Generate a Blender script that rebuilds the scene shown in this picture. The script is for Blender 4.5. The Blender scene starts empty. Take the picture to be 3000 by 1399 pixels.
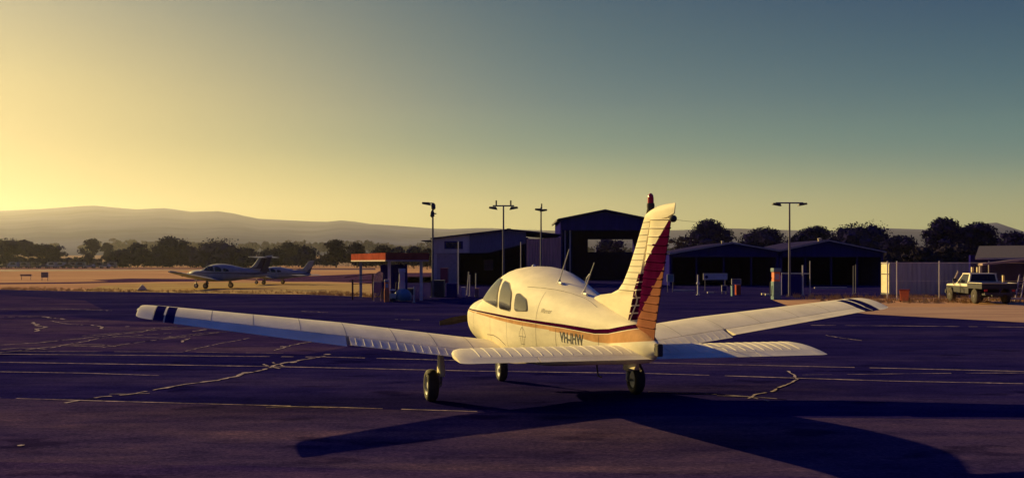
import bpy, bmesh, math, random
from mathutils import Vector, Matrix
R = math.radians
rnd = random.Random(7)
S = bpy.context.scene
C = S.collection
# ---------------------------------------------------------------- camera, light, sky, exposure
F, HZ, CH = 2937.0, 770.0, 1.91          # focal length and horizon in photo pixels, camera height
cd = bpy.data.cameras.new('camera'); cam = bpy.data.objects.new('camera', cd); C.objects.link(cam)
cam.location = (0, 0, CH); cam.rotation_euler = (R(90), 0, 0)
cd.sensor_width = 36; cd.lens = 36*F/3000; cd.shift_y = (HZ-699.5)/3000
cd.clip_start = .05; cd.clip_end = 30000
S.camera = cam
SUN_AZ, SUN_EL = R(45.5), R(19.3)         # left of the view axis, above the horizon
sdir = Vector((-math.sin(SUN_AZ)*math.cos(SUN_EL), math.cos(SUN_AZ)*math.cos(SUN_EL), math.sin(SUN_EL)))
sl = bpy.data.lights.new('sun', 'SUN'); so = bpy.data.objects.new('sun', sl); C.objects.link(so)
sl.energy = 5.3; sl.angle = R(.5); sl.color = (1.0, .735, .25)
so.rotation_euler = (-sdir).to_track_quat('-Z', 'Y').to_euler()
S.view_settings.view_transform = 'Standard'; S.view_settings.look = 'None'
S.view_settings.gamma = 1; S.view_settings.exposure = .4
S.cycles.use_denoising = True
S.cycles.max_bounces = 6; S.cycles.volume_bounces = 0; S.cycles.transparent_max_bounces = 12

w = bpy.data.worlds.new('World'); S.world = w; w.use_nodes = True
nt = w.node_tree; nt.nodes.clear()
def N(nt, t, **k):
    n = nt.nodes.new(t)
    for a, v in k.items():
        if a.startswith('i_'): n.inputs[a[2:]].default_value = v
        else: setattr(n, a, v)
    return n
def ramp(nt, stops, fac, interp='CARDINAL'):
    r = nt.nodes.new('ShaderNodeValToRGB'); r.color_ramp.interpolation = interp
    el = r.color_ramp.elements
    while len(el) < len(stops): el.new(.5)
    for e, (p, c) in zip(el, stops): e.position = p; e.color = (*c, 1)
    nt.links.new(fac, r.inputs[0]); return r.outputs[0]
def sr(r, g, b):   # 8-bit sRGB to linear
    f = lambda c: (c/255/12.92) if c <= 10.3 else ((c/255+.055)/1.055)**2.4
    return (f(r), f(g), f(b))
tc = N(nt, 'ShaderNodeTexCoord')
sep = N(nt, 'ShaderNodeSeparateXYZ'); nt.links.new(tc.outputs['Generated'], sep.inputs[0])
def M(nt, op, a, b=None, c=None, clamp=False):
    m = nt.nodes.new('ShaderNodeMath'); m.operation = op; m.use_clamp = clamp
    for i, v in enumerate((a, b, c)):
        if v is None: continue
        if isinstance(v, (int, float)): m.inputs[i].default_value = v
        else: nt.links.new(v, m.inputs[i])
    return m.outputs[0]
def MR(nt, v, a, b, c=0., d=1.):
    m = nt.nodes.new('ShaderNodeMapRange'); m.interpolation_type = 'SMOOTHSTEP' if (v is azd_ref[0]) else 'LINEAR'; nt.links.new(v, m.inputs[0])
    for i, q in enumerate((a, b, c, d)): m.inputs[i+1].default_value = q
    return m.outputs[0]
azd_ref = [None]
elev = M(nt, 'ARCSINE', sep.outputs[2])                       # radians above the horizon
elf = MR(nt, elev, 0, R(60))
az = M(nt, 'ARCTAN2', sep.outputs[0], sep.outputs[1])         # 0 ahead, + right, - left
# azimuth distance from the glow around the sun
def skyc(*rows): return [(e/60, tuple(c*.758 for c in sr(*q))) for e, q in rows]   # /2^.4
near = ramp(nt, skyc((0,(228,202,120)), (6,(210,184,110)), (10,(190,172,114)), (15,(120,127,118)), (20,(80,102,116)), (28,(20,48,104)), (42,(0,50,138)), (60,(0,48,144))), elf)
mid  = ramp(nt, skyc((0,(238,216,132)), (3.4,(212,200,130)), (6,(140,156,124)), (9,(92,122,121)), (15,(34,86,106)), (20,(30,68,112)), (28,(10,46,110)), (42,(0,50,138)), (60,(0,48,144))), elf)
far  = ramp(nt, skyc((0,(182,178,122)), (2.6,(172,175,125)), (5,(114,140,126)), (8,(74,111,117)), (14.5,(14,62,100)), (20,(24,58,108)), (28,(8,44,106)), (42,(0,50,138)), (60,(0,48,144))), elf)
back = ramp(nt, skyc((0,(14,22,84)), (8,(12,24,88)), (20,(6,30,98)), (42,(0,46,132)), (60,(0,48,144))), elf)
def mix(nt, f, a, b):
    m = nt.nodes.new('ShaderNodeMix'); m.data_type = 'RGBA'
    nt.links.new(f, m.inputs[0]); nt.links.new(a, m.inputs[6]); nt.links.new(b, m.inputs[7]); return m.outputs[2]
azd = M(nt, 'ABSOLUTE', M(nt, 'ADD', az, float(SUN_AZ)))      # angle from the sun's azimuth
azd = M(nt, 'MINIMUM', azd, M(nt, 'SUBTRACT', 2*math.pi, azd))
azd_ref[0] = azd
f1 = MR(nt, azd, R(8), R(52)); f2 = MR(nt, azd, R(30), R(84)); f3 = MR(nt, azd, R(85), R(125))
g = mix(nt, f3, mix(nt, f2, mix(nt, f1, near, mid), far), back)
sky = N(nt, 'ShaderNodeTexSky', sky_type='NISHITA', sun_disc=False, sun_elevation=SUN_EL, sun_rotation=-SUN_AZ, dust_density=3.)
gs = nt.nodes.new('ShaderNodeVectorMath'); gs.operation = 'SCALE'; nt.links.new(g, gs.inputs[0]); gs.inputs[3].default_value = 9.7
ss = nt.nodes.new('ShaderNodeVectorMath'); ss.operation = 'SCALE'; nt.links.new(sky.outputs[0], ss.inputs[0]); ss.inputs[3].default_value = .03
sm = nt.nodes.new('ShaderNodeVectorMath'); sm.operation = 'ADD'; nt.links.new(gs.outputs[0], sm.inputs[0]); nt.links.new(ss.outputs[0], sm.inputs[1])
bg = N(nt, 'ShaderNodeBackground', i_Strength=.1); nt.links.new(sm.outputs[0], bg.inputs[0])
wo = N(nt, 'ShaderNodeOutputWorld'); nt.links.new(bg.outputs[0], wo.inputs[0])

# ---------------------------------------------------------------- helpers
def P(px, py, D): return Vector(((px-1500)*D/F, D, CH-(py-HZ)*D/F))
def G(px, py, z=0.):
    D = (CH-z)*F/(py-HZ); return Vector(((px-1500)*D/F, D, z))

MATS = {}
def mat(name, col, rough=.8, metal=0., var=.15, scale=3., bump=0., bscale=20., coord='Object', spec=.5, coat=0., stretch=None, col2=None, mixr=(.4,.6), emit=None):
    if name in MATS: return MATS[name]
    m = bpy.data.materials.new(name); m.use_nodes = True; t = m.node_tree
    b = t.nodes['Principled BSDF']
    b.inputs['Roughness'].default_value = rough; b.inputs['Metallic'].default_value = metal
    b.inputs['Specular IOR Level'].default_value = spec; b.inputs['Coat Weight'].default_value = coat
    if spec <= .2: b.inputs['IOR'].default_value = 1.0
    b.inputs['Coat Roughness'].default_value = .15
    c = N(t, 'ShaderNodeTexCoord'); mp = N(t, 'ShaderNodeMapping')
    if stretch: mp.inputs['Scale'].default_value = stretch
    t.links.new(c.outputs[coord], mp.inputs[0])
    n = N(t, 'ShaderNodeTexNoise', i_Scale=scale, i_Detail=6., i_Roughness=.62); t.links.new(mp.outputs[0], n.inputs['Vector'])
    c2 = col2 or tuple(x*(1-var*1.6) for x in col); c1 = col if col2 else tuple(min(1, x*(1+var*.6)) for x in col)
    o = ramp(t, [(mixr[0]-.1, c2), (mixr[1]+.1, c1)], n.outputs[0], 'LINEAR')
    t.links.new(o, b.inputs['Base Color'])
    if bump:
        n2 = N(t, 'ShaderNodeTexNoise', i_Scale=bscale, i_Detail=5.); t.links.new(mp.outputs[0], n2.inputs['Vector'])
        bp = N(t, 'ShaderNodeBump', i_Strength=bump, i_Distance=.02); t.links.new(n2.outputs[0], bp.inputs['Height'])
        t.links.new(bp.outputs[0], b.inputs['Normal'])
    if emit: b.inputs['Emission Color'].default_value = (*emit, 1); b.inputs['Emission Strength'].default_value = 1
    MATS[name] = m; return m

class MB:
    """collects shapes into one mesh; faces carry a material index"""
    def __init__(s): s.bm = bmesh.new(); s.mi = 0
    def face(s, pts):
        vs = [s.bm.verts.new(p) for p in pts]; f = s.bm.faces.new(vs); f.material_index = s.mi; return f
    def box(s, x0, y0, z0, x1, y1, z1, rz=0, piv=None):
        v = [Vector((x, y, z)) for z in (z0, z1) for y in (y0, y1) for x in (x0, x1)]
        if rz:
            pv = Vector(piv) if piv else Vector(((x0+x1)/2, (y0+y1)/2, 0)); m = Matrix.Rotation(rz, 3, 'Z')
            v = [m @ (q-pv)+pv for q in v]
        b = [s.bm.verts.new(q) for q in v]
        for i in ((0,2,3,1), (4,5,7,6), (0,1,5,4), (2,6,7,3), (0,4,6,2), (1,3,7,5)):
            s.bm.faces.new([b[k] for k in i]).material_index = s.mi
        return s
    def prism(s, poly, off):
        """closed prism: poly (list of 3-vectors) extruded by off"""
        off = Vector(off); a = [s.bm.verts.new(p) for p in poly]; b = [s.bm.verts.new(Vector(p)+off) for p in poly]; n = len(a)
        fs = [s.bm.faces.new(a), s.bm.faces.new(b[::-1])]
        for i in range(n): fs.append(s.bm.faces.new((a[i], b[i], b[(i+1) % n], a[(i+1) % n])))
        for f in fs: f.material_index = s.mi
        return s
    def tube(s, pts, r, n=8, r2=None, cap=True):
        pts = [Vector(p) for p in pts]; k = len(pts); rings = []
        for i, p in enumerate(pts):
            d = (pts[min(i+1, k-1)]-pts[max(i-1, 0)]).normalized()
            u = d.cross(Vector((0, 0, 1)) if abs(d.z) < .9 else Vector((1, 0, 0))).normalized(); v = d.cross(u)
            rr = r if isinstance(r, (int, float)) else r[i]
            if r2 is not None: rr = r+(r2-r)*i/(k-1)
            rings.append([s.bm.verts.new(p+(u*math.cos(a)+v*math.sin(a))*rr) for a in [2*math.pi*j/n for j in range(n)]])
        s.loft(rings, cap); return s
    def loft(s, rings, cap=True):
        n = len(rings[0])
        for a, b in zip(rings, rings[1:]):
            for j in range(n):
                f = s.bm.faces.new((a[j], a[(j+1) % n], b[(j+1) % n], b[j])); f.material_index = s.mi
        if cap:
            for rg in (rings[0][::-1], rings[-1]): s.bm.faces.new(rg).material_index = s.mi
        return s
    def disc(s, c, ax, prof, n=28):
        """lathe round axis ax through c; prof = (offset along axis, radius)"""
        c = Vector(c); ax = Vector(ax).normalized(); u = ax.cross(Vector((0, 0, 1)) if abs(ax.z) < .9 else Vector((1, 0, 0))).normalized(); v = ax.cross(u)
        rings = [[s.bm.verts.new(c+ax*o+(u*math.cos(a)+v*math.sin(a))*max(r, .0005)) for a in [2*math.pi*j/n for j in range(n)]] for o, r in prof]
        s.loft(rings); return s
    def build(s, name, mats, parent=None, smooth=None, bevel=0, weld=True, loc=None):
        bm = s.bm
        if weld: bmesh.ops.remove_doubles(bm, verts=bm.verts, dist=1e-5)
        bmesh.ops.recalc_face_normals(bm, faces=bm.faces)
        if bevel:
            ed = [e for e in bm.edges if len(e.link_faces) == 2 and e.calc_face_angle(0) > R(50)]
            bmesh.ops.bevel(bm, geom=ed, offset=bevel, segments=2, affect='EDGES', profile=.5)
        if smooth:
            for f in bm.faces: f.smooth = True
            for e in bm.edges:
                if len(e.link_faces) == 2 and e.calc_face_angle(0) > R(smooth): e.smooth = False
        me = bpy.data.meshes.new(name); bm.to_mesh(me); bm.free()
        for q in (mats if isinstance(mats, (list, tuple)) else [mats]): me.materials.append(q)
        o = bpy.data.objects.new(name, me); C.objects.link(o)
        if loc is not None: me.transform(Matrix.Translation(-Vector(loc))); o.location = loc
        if parent: o.parent = parent
        return o
def tag(o, label=None, cat=None, group=None, kind=None):
    for k, v in (('label', label), ('category', cat), ('group', group), ('kind', kind)):
        if v: o[k] = v
    return o
def empty(name, loc, rz, label, cat, group=None):
    o = bpy.data.objects.new(name, None); C.objects.link(o); o.location = loc; o.rotation_euler = (0, 0, rz); o.empty_display_size = .3
    return tag(o, label, cat, group)
def copy_tree(o, parent=None):
    c = o.copy(); C.objects.link(c); c.parent = parent
    for ch in list(o.children): copy_tree(ch, c)
    return c

# materials ------------------------------------------------------------------------------
m_white = mat('cream_aircraft_paint', (.86, .765, .54), .62, var=.12, scale=2.2, spec=.25, stretch=(.7, 1.2, 2.5))
m_whiteb = mat('weathered_white_paint', (.62, .60, .58), .55, var=.12, scale=2.5)
m_maroon = mat('maroon_paint', (.060, .003, .034), .8, var=.25, scale=6, spec=.1)
m_orange = mat('orange_paint', (.29, .115, .065), .8, spec=.1, var=.12, scale=4)
m_peach = mat('peach_stripe_paint', (.66, .36, .16), .7, spec=.1, var=.2, scale=4)
m_navy = mat('navy_paint', (.012, .010, .08), .8, spec=.1, var=.2)
m_black = mat('black_rubber', (.06,.045,.042), .85, var=.3, scale=8)
m_steel = mat('bare_metal', (.45, .44, .42), .35, metal=.8, var=.15)
m_glass = mat('dark_window_glass', (.02, .018, .035), .05, var=.5, scale=6, spec=.5)
m_seal = mat('window_seal', (.16,.12,.09), .7, var=.2)
m_red = mat('red_lens', (.55, .01, .03), .2, var=.1)
m_seam = mat('dark_seam_line', (.12, .09, .07), .8, var=.1)  # dark joint lines between skin panels
m_clear = mat('clear_lens', (.8, .78, .72), .15, var=.05)
m_pole = mat('galvanised_steel', (.16, .15, .20), .5, metal=.2, var=.2)
m_polepale = mat('pale_painted_steel', (.62,.56,.56), .6, var=.15)  # paler paint for posts, rails and frames
m_darkmetal = mat('dark_metal', (.04, .035, .06), .6, var=.3)

m_white.node_tree.nodes['Principled BSDF'].inputs['IOR'].default_value = 1.24   # chalky, oxidised paint
# ---------------------------------------------------------------- the light aircraft
def lerp_tab(tab, s):
    if s <= tab[0][0]: return tab[0][1]
    for (a, va), (b, vb) in zip(tab, tab[1:]):
        if s <= b:
            t = (s-a)/(b-a); return va+(vb-va)*t
    return tab[-1][1]
def smooth_tab(tab):
    """Catmull-Rom through the table"""
    def f(s):
        n = len(tab)
        if s <= tab[0][0]: return tab[0][1]
        for i in range(n-1):
            if s <= tab[i+1][0]:
                p0 = tab[max(i-1, 0)]; p1 = tab[i]; p2 = tab[i+1]; p3 = tab[min(i+2, n-1)]
                h = p2[0]-p1[0]; t = (s-p1[0])/h
                m1 = (p2[1]-p0[1])/(p2[0]-p0[0])*h; m2 = (p3[1]-p1[1])/(p3[0]-p1[0])*h
                return (2*t**3-3*t**2+1)*p1[1]+(t**3-2*t**2+t)*m1+(-2*t**3+3*t**2)*p2[1]+(t**3-t**2)*m2
        return tab[-1][1]
    return f
ZT = smooth_tab([(-2.62,1.16),(-2.5,1.25),(-2.3,1.33),(-1.9,1.385),(-1.5,1.42),(-1.22,1.46),(-1.0,1.58),(-.75,1.72),(-.45,1.82),(-.1,1.856),(.3,1.862),(.7,1.835),(1.13,1.776),(1.6,1.69),(2.1,1.59),(2.6,1.49),(3.2,1.40),(3.6,1.345),(3.85,1.30),(4.05,1.235),(4.2,1.19),(4.42,1.11)])
ZB = smooth_tab([(-2.62,.98),(-2.5,.86),(-2.3,.76),(-1.9,.66),(-1.4,.60),(-.8,.56),(0,.53),(1,.553),(2,.656),(3,.762),(4,.868),(4.25,.915),(4.42,1.0)])
WW = smooth_tab([(-2.62,.16),(-2.5,.34),(-2.3,.47),(-1.9,.60),(-1.5,.63),(-1.0,.61),(0,.585),(.6,.565),(1.1,.53),(1.6,.47),(2.4,.365),(3.2,.24),(3.8,.155),(4.2,.10),(4.42,.035)])
def NT(s): return lerp_tab([(-2.6,2.2),(-1.4,2.3),(-.9,2.6),(.6,2.6),(1.8,2.2),(4.4,2.0)], s)
def NBt(s): return lerp_tab([(-2.6,2.2),(-1.9,2.6),(0,3.4),(2,3.0),(4.4,2.2)], s)
def ZC(s): return lerp_tab([(-2.62,1.07),(-1.9,1.08),(0,1.10),(2,1.10),(3.2,1.08),(4.42,1.055)], s)
def fus_y(s, z):
    zc = ZC(s); h = (ZT(s)-zc) if z > zc else (zc-ZB(s)); n = NT(s) if z > zc else NBt(s)
    q = min(1, abs(z-zc)/h); return WW(s)*max(0, 1-q**n)**(1/n)
def aerofoil(t, x, up):
    y = t/.2*(.2969*math.sqrt(max(x, 0))-.1260*x-.3516*x*x+.2843*x**3-.1036*x**4)
    cam_ = .018*(1-(2*x-.9)**2) if x < .95 else 0
    return cam_+y if up else cam_*.6-y
def section(le, chord, y, z, t, x0, x1, inc=0., n=12, hinge=None, defl=0.):
    """closed ring of aerofoil points between chord fractions x0..x1, clockwise"""
    xs = [x0+(x1-x0)*(1-math.cos(math.pi*i/n))/2 for i in range(n+1)]
    up = [(x, aerofoil(t, x, True)) for x in xs]; lo = [(x, aerofoil(t, x, False)) for x in xs]
    ring = up+lo[::-1]
    out = []
    for x, zz in ring:
        X = x*chord; Z = zz*chord
        if hinge is not None:
            a = defl; dx = X-hinge*chord; X, Z = hinge*chord+dx*math.cos(a)+Z*math.sin(a), Z*math.cos(a)-dx*math.sin(a)
        X2 = X*math.cos(inc)+Z*math.sin(inc); Z2 = Z*math.cos(inc)-X*math.sin(inc)
        out.append(Vector((le+X2, y, z+Z2)))
    return out
def surf(mb, secs):
    mb.loft([[mb.bm.verts.new(p) for p in s] for s in secs])
def paint_cuts(bm, planes):
    for co, no in planes:
        bmesh.ops.bisect_plane(bm, geom=bm.verts[:]+bm.edges[:]+bm.faces[:], plane_co=co, plane_no=no, dist=1e-5)

def make_aircraft(root, ttail=False, detail=True, fade=1.0, white=m_white, accent=m_maroon, accent2=m_orange):
    # fuselage
    mb = MB(); nseg = 44 if detail else 24
    ss_ = []; s = -2.62
    while s < 4.42: ss_.append(s); s += (.035 if s < -2.3 or 4.1 < s else .1) if detail else .2
    ss_.append(4.42)
    rings = []
    for s in ss_:
        zc = ZC(s); ring = []
        for k in range(nseg):
            a = 2*math.pi*k/nseg; ca, sa = math.cos(a), math.sin(a)
            n = NT(s) if sa > 0 else NBt(s); h = (ZT(s)-zc) if sa > 0 else (zc-ZB(s))
            ring.append(mb.bm.verts.new((s, math.copysign(abs(ca)**(2/n), ca)*WW(s), zc+math.copysign(abs(sa)**(2/n), sa)*h)))
        rings.append(ring)
    mb.loft(rings)
    bm = mb.bm
    bmesh.ops.recalc_face_normals(bm, faces=bm.faces)
    # paint lines: maroon cheat line, orange line below it, both sweeping up at the tail
    def zline(s, k):   # k: 0 top of maroon, 1 bottom, 2 top of orange, 3 bottom of orange
        base = lerp_tab([(-2.7,1.205),(-1.8,1.197),(0,1.196),(2.4,1.19),(3.2,1.178),(3.5,1.20),(4.42,1.36)], s)
        wd = lerp_tab([(-2.7,.012),(-1.8,.016),(0,.03),(2.4,.042),(3.35,.05),(4.42,.055)], s)
        ow = lerp_tab([(-2.7,.008),(-1.2,.012),(.2,.045),(1.6,.04),(2.6,.06),(3.6,.10),(4.42,.16)], s)
        return (base, base-wd, base-wd-.008, base-wd-.008-ow)[k]
    knots = [-2.7,-1.8,0,2.4,3.2,3.5,4.42]
    for k in range(4):
        for a, b in zip(knots, knots[1:]):
            za, zb_ = zline(a, k), zline(b, k)
            fs = [f for f in bm.faces if a-.12 <= f.calc_center_median().x <= b+.12 and f.calc_center_median().z > .9]
            geo = set(fs)
            for f in fs: geo.update(f.edges); geo.update(f.verts)
            d = Vector((b-a, 0, zb_-za)).normalized()
            bmesh.ops.bisect_plane(bm, geom=list(geo), plane_co=(a, 0, za), plane_no=Vector((-d.z, 0, d.x)), dist=1e-5)
    for f in bm.faces:
        c = f.calc_center_median()
        if zline(c.x, 1) < c.z < zline(c.x, 0): f.material_index = 1
        elif zline(c.x, 3) < c.z < zline(c.x, 2) and c.x > -2.3: f.material_index = 2
    mb.build('fuselage', [white, accent, m_peach if detail else accent2], root, smooth=50, weld=False)
    # windows: curved panes following the shell, both sides
    wins = [[(-.93,1.375),(-.74,1.64),(-.55,1.69),(-.16,1.675),(.03,1.295)], [(.15,1.285),(.00,1.66),(.34,1.63),(.63,1.50),(.69,1.272)], [(.86,1.283),(.80,1.50),(.92,1.51),(1.22,1.44),(1.33,1.30)]]
    def pane(poly, sgn, off, shrink=0.):
        cx = sum(p[0] for p in poly)/len(poly); cz = sum(p[1] for p in poly)/len(poly)
        # round the outline, then fill with rings towards the centre
        q = []
        n = len(poly)
        for i in range(n):
            a, b, c = poly[i-1], poly[i], poly[(i+1) % n]
            for t in (0, .25, .5, .75, 1, 1.3, 1.7):
                p1 = [b[k]+(a[k]-b[k])*min(.3, .07/max(1e-6, math.dist(a, b))) for k in (0, 1)]; p2 = [b[k]+(c[k]-b[k])*min(.3, .07/max(1e-6, math.dist(b, c))) for k in (0, 1)]
                if t > 1:
                    p3 = [c[k]+(b[k]-c[k])*min(.3, .07/max(1e-6, math.dist(b, c))) for k in (0, 1)]
                    q.append(tuple(p2[k]+(p3[k]-p2[k])*(t-1) for k in (0, 1))); continue
                q.append(tuple((1-t)**2*p1[k]+2*t*(1-t)*b[k]+t*t*p2[k] for k in (0, 1)))
        mb = MB(); rr = []
        for t in (1-shrink, .93, .86, .78, .7, .6, .5, .4, .3, .2, .1):
            rr.append([mb.bm.verts.new((cx+(p[0]-cx)*t, sgn*(fus_y(cx+(p[0]-cx)*t, cz+(p[1]-cz)*t)+off), cz+(p[1]-cz)*t)) for p in q])
        base = [mb.bm.verts.new((v.co.x, v.co.y-sgn*.012, v.co.z)) for v in rr[0]]
        rr = [base]+rr
        for a, b in zip(rr, rr[1:]):
            for j in range(len(q)): mb.bm.faces.new((a[j], a[(j+1) % len(q)], b[(j+1) % len(q)], b[j]))
        mb.bm.faces.new(rr[-1]); return mb
    for sgn in (-1, 1):
        for poly in wins:
            fr = pane([(p[0]+(p[0]-sum(a[0] for a in poly)/5)*.045, p[1]+(p[1]-sum(a[1] for a in poly)/5)*.06) for p in poly], sgn, .006).build('window', m_seal, root, smooth=60)
            pane(poly, sgn, .011).build('pane', m_glass, fr, smooth=60)
    # windshield: two panes on the front slope
    for sgn in (-1, 1):
        mb = MB(); g_ = []
        for i in range(7):
            s0 = -1.2+.62*i/6; row = []
            for j in range(7):
                y = sgn*(.03+(.46-.04*i/6)*j/6)
                q = min(.98, abs(y)/WW(s0)); n = NT(s0)
                row.append(mb.bm.verts.new((s0-.004, y, ZC(s0)+(ZT(s0)-ZC(s0))*(1-q**n)**(1/n)+.006)))
            g_.append(row)
        for a, b in zip(g_, g_[1:]):
            for j in range(6): mb.bm.faces.new((a[j], a[j+1], b[j+1], b[j]))
        o = mb.build('windshield', m_glass, root, smooth=60)
    # spinner and propeller
    mb = MB(); mb.disc((-2.62, 0, 1.07), (-1, 0, 0), [(-.02,.16),(0,.16),(.1,.145),(.2,.09),(.27,.0)]); sp = mb.build('spinner', white, root, smooth=50)
    mb = MB()
    for sgn in (-1, 1):
        d = Vector((0, .985, .17))*sgn
        secs = []
        for t, c_, tw in ((.12,.09,1.0),(.4,.15,.7),(.7,.14,.45),(.92,.08,.3)):
            o_ = Vector((-2.68, 0, 1.07))+d*t; ch = Vector((math.sin(tw), -math.cos(tw)*.17, math.cos(tw)*.985)); th = ch.cross(d).normalized()*.008
            secs.append([mb.bm.verts.new(o_+ch*c_/2*a+th*b) for a, b in ((-1,0),(0,1),(1,0),(0,-1))])
        mb.loft(secs)
    mb.build('propeller', m_black, root)
    # wings
    def wz(y): return .660+.134*max(0, abs(y)-.5)
    def wing_le(y): return lerp_tab([(0,-.98),(.5,-.95),(1.0,-.86),(2.72,-.86),(5.05,-.37)], abs(y))
    def wing_te(y): return lerp_tab([(0,.76),(2.72,.76),(5.05,.70)], abs(y))
    inc = R(3.1); ail = R(5)*(1 if detail else 0)
    for sgn in (-1, 1):
        def sec(y, x0, x1, n=14, **k):
            le, te = wing_le(y), wing_te(y)
            return section(le, te-le, sgn*y, wz(y), .15, x0, x1, inc, n, **k)
        mb = MB()
        ys = [.2,.5,.75,1.0,1.4,1.8,2.25,2.72,3.2,3.7,4.2,4.6,4.85,4.96,4.985,5.095,5.10]
        surf(mb, [sec(y, 0, .79) for y in ys])
        bm = mb.bm
        # strip behind the hinge line at the root and the tip closes the trailing edge
        surf(mb, [sec(y, .79, 1, 6) for y in (.2,.5,.62)])
        surf(mb, [sec(y, .79, 1, 6) for y in (4.975,5.095,5.10)])
        stripe = [(4.85,4.96),(4.985,5.095)]
        bmesh.ops.bisect_plane(bm, geom=bm.verts[:]+bm.edges[:]+bm.faces[:], plane_co=(-.08, 0, 0), plane_no=Vector((1, 0, 0)))
        for f in bm.faces:
            c = f.calc_center_median()
            if any(a < abs(c.y) < b for a, b in stripe) and c.x > -.08: f.material_index = 1
        wg = mb.build('wing', [white, m_navy], root, smooth=35)
        if detail:
            for ys_ in (.98,1.5,2.05,2.71,3.3,3.9,4.42,5.10):
                mb = MB(); pr = None; le, te = wing_le(ys_), wing_te(ys_); ch = te-le
                for j in range(15):
                    x = .012+.775*(j/14)**1.5; z_ = aerofoil(.15, x, True)*ch+.0018; X = x*ch
                    p = (le+X*math.cos(inc)+z_*math.sin(inc), z_*math.cos(inc)-X*math.sin(inc)+wz(ys_))
                    cur = (mb.bm.verts.new((p[0], sgn*(ys_-.0028), p[1])), mb.bm.verts.new((p[0], sgn*(ys_+.0028), p[1])))
                    if pr: mb.bm.faces.new((pr[0], cur[0], cur[1], pr[1]))
                    pr = cur
                mb.build('skin_seam', m_seam, wg, weld=False)
        # flap with pressed ribs, drooped a little
        fl = R(1)
        mb = MB(); surf(mb, [sec(y, .80, 1, 6, hinge=.80, defl=fl) for y in (.66,1.2,1.8,2.68)])
        def beads(mb, y0, y1, nb, x0, x1, hh, defl, hg):
            for i in range(nb):
                y = y0+(y1-y0)*(i+.5)/nb; le, te = wing_le(y), wing_te(y); ch = te-le
                def pt(x, dy, dz):
                    z_ = aerofoil(.15, x, True)*ch; X = x*ch; dx = X-hg*ch
                    X2, Z2 = hg*ch+dx*math.cos(defl)+z_*math.sin(defl), z_*math.cos(defl)-dx*math.sin(defl)
                    X3, Z3 = X2*math.cos(inc)+Z2*math.sin(inc), Z2*math.cos(inc)-X2*math.sin(inc)
                    return Vector((le+X3, sgn*(y+dy), wz(y)+Z3+dz))
                for a in ((x0, x1),):
                    A = [pt(a[0], -.016, -.002), pt(a[0], .016, -.002), pt(a[0], 0, hh)]; B = [pt(a[1], -.016, -.002), pt(a[1], .016, -.002), pt(a[1], 0, hh)]
                    mb.loft([[mb.bm.verts.new(p) for p in A], [mb.bm.verts.new(p) for p in B]])
        if detail: beads(mb, .7, 2.66, 18, .83, .97, .004, fl, .80)
        mb.build('flap', white, wg, smooth=35)
        # aileron
        mb = MB(); ay = (2.73,3.3,3.9,4.4,4.85,4.96,4.97)
        surf(mb, [sec(y, .80, 1, 6, hinge=.80, defl=-sgn*ail) for y in ay])
        for f in mb.bm.faces:
            y = abs(f.calc_center_median().y)
            if any(a < y < b for a, b in stripe): f.material_index = 1
        mb.build('aileron', [white, m_navy], wg, smooth=35)
        # rounded tip cap with its light
        mb = MB(); secs = []
        for i in range(8):
            t = i/7; y = 5.105+.20*math.sin(t*math.pi/2); k = math.sqrt(max(0, 1-(t*.97)**2)) if t < 1 else .12
            le, te = wing_le(5.05), wing_te(5.05); c_ = te-le
            le2 = le+(1-k)*c_*.38; te2 = te-(1-k)*c_*.25
            secs.append(section(le2, te2-le2, sgn*y, wz(5.05)+.123*(y-5.05)+.012*(1-k), .15*(.35+.65*k)*c_/(te2-le2)*.95, 0, 1, inc, 12))
        surf(mb, secs); tp = mb.build('wing_tip', white, wg, smooth=45)
        mb = MB(); mb.disc((-.12, sgn*5.31, 1.30), (.1, sgn, 0), [(-.03,.03),(.02,.03),(.045,.02),(.055,.0)], 12); mb.build('position_light', m_clear, wg, smooth=50)
        mb = MB(); mb.box(-.6, sgn*2.0-.006, wz(2)-.19, -.45, sgn*2.0+.006, wz(2)-.09); mb.build('pitot_mast', m_steel, wg)
        # main gear leg, fairing, wheel
        y0 = 1.38*sgn; yw = 1.51*sgn
        mb = MB(); mb.tube([(0, y0, .74), (0, y0, .36)], .032, 12); mb.tube([(0, y0, .40), (0, y0, .21)], .022, 12); mb.tube([(0, y0-sgn*.0, .21), (0, yw+sgn*.04, .21)], .02, 10)
        mb.tube([(.02, y0, .42), (.11, y0, .33), (.02, y0, .24)], .011, 6)
        gear = mb.build('landing_gear', m_steel, root, smooth=40)
        mb = MB(); mb.prism([(-.03, y0-.035, .68), (.03, y0-.035, .68), (.17, y0-.035, .43), (.15, y0-.035, .35), (-.10, y0-.035, .35), (-.09, y0-.035, .45)], (0, .07, 0)); mb.build('leg_fairing', white, gear, bevel=.012, smooth=50)
        mb = MB(); mb.disc((0, yw, .222), (0, 1, 0), [(-.045,.12),(-.072,.14),(-.078,.18),(-.06,.208),(-.03,.221),(0,.223),(.03,.221),(.06,.208),(.078,.18),(.072,.14),(.045,.12)], 36); mb.build('tyre', m_black, gear, smooth=50)
        mb = MB(); mb.disc((0, yw, .222), (0, sgn, 0), [(-.05,.125),(.055,.132),(.07,.128),(.06,.115),(.03,.10),(.03,.05),(.055,.045),(.06,.02),(.06,0)], 28); mb.build('rim', m_whiteb, gear, smooth=40)
    # nose gear
    mb = MB(); mb.tube([(-1.98, 0, .80), (-2.03, 0, .45)], .03, 12); mb.tube([(-2.03, 0, .46), (-2.05, 0, .40)], .05, 12)
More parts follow.
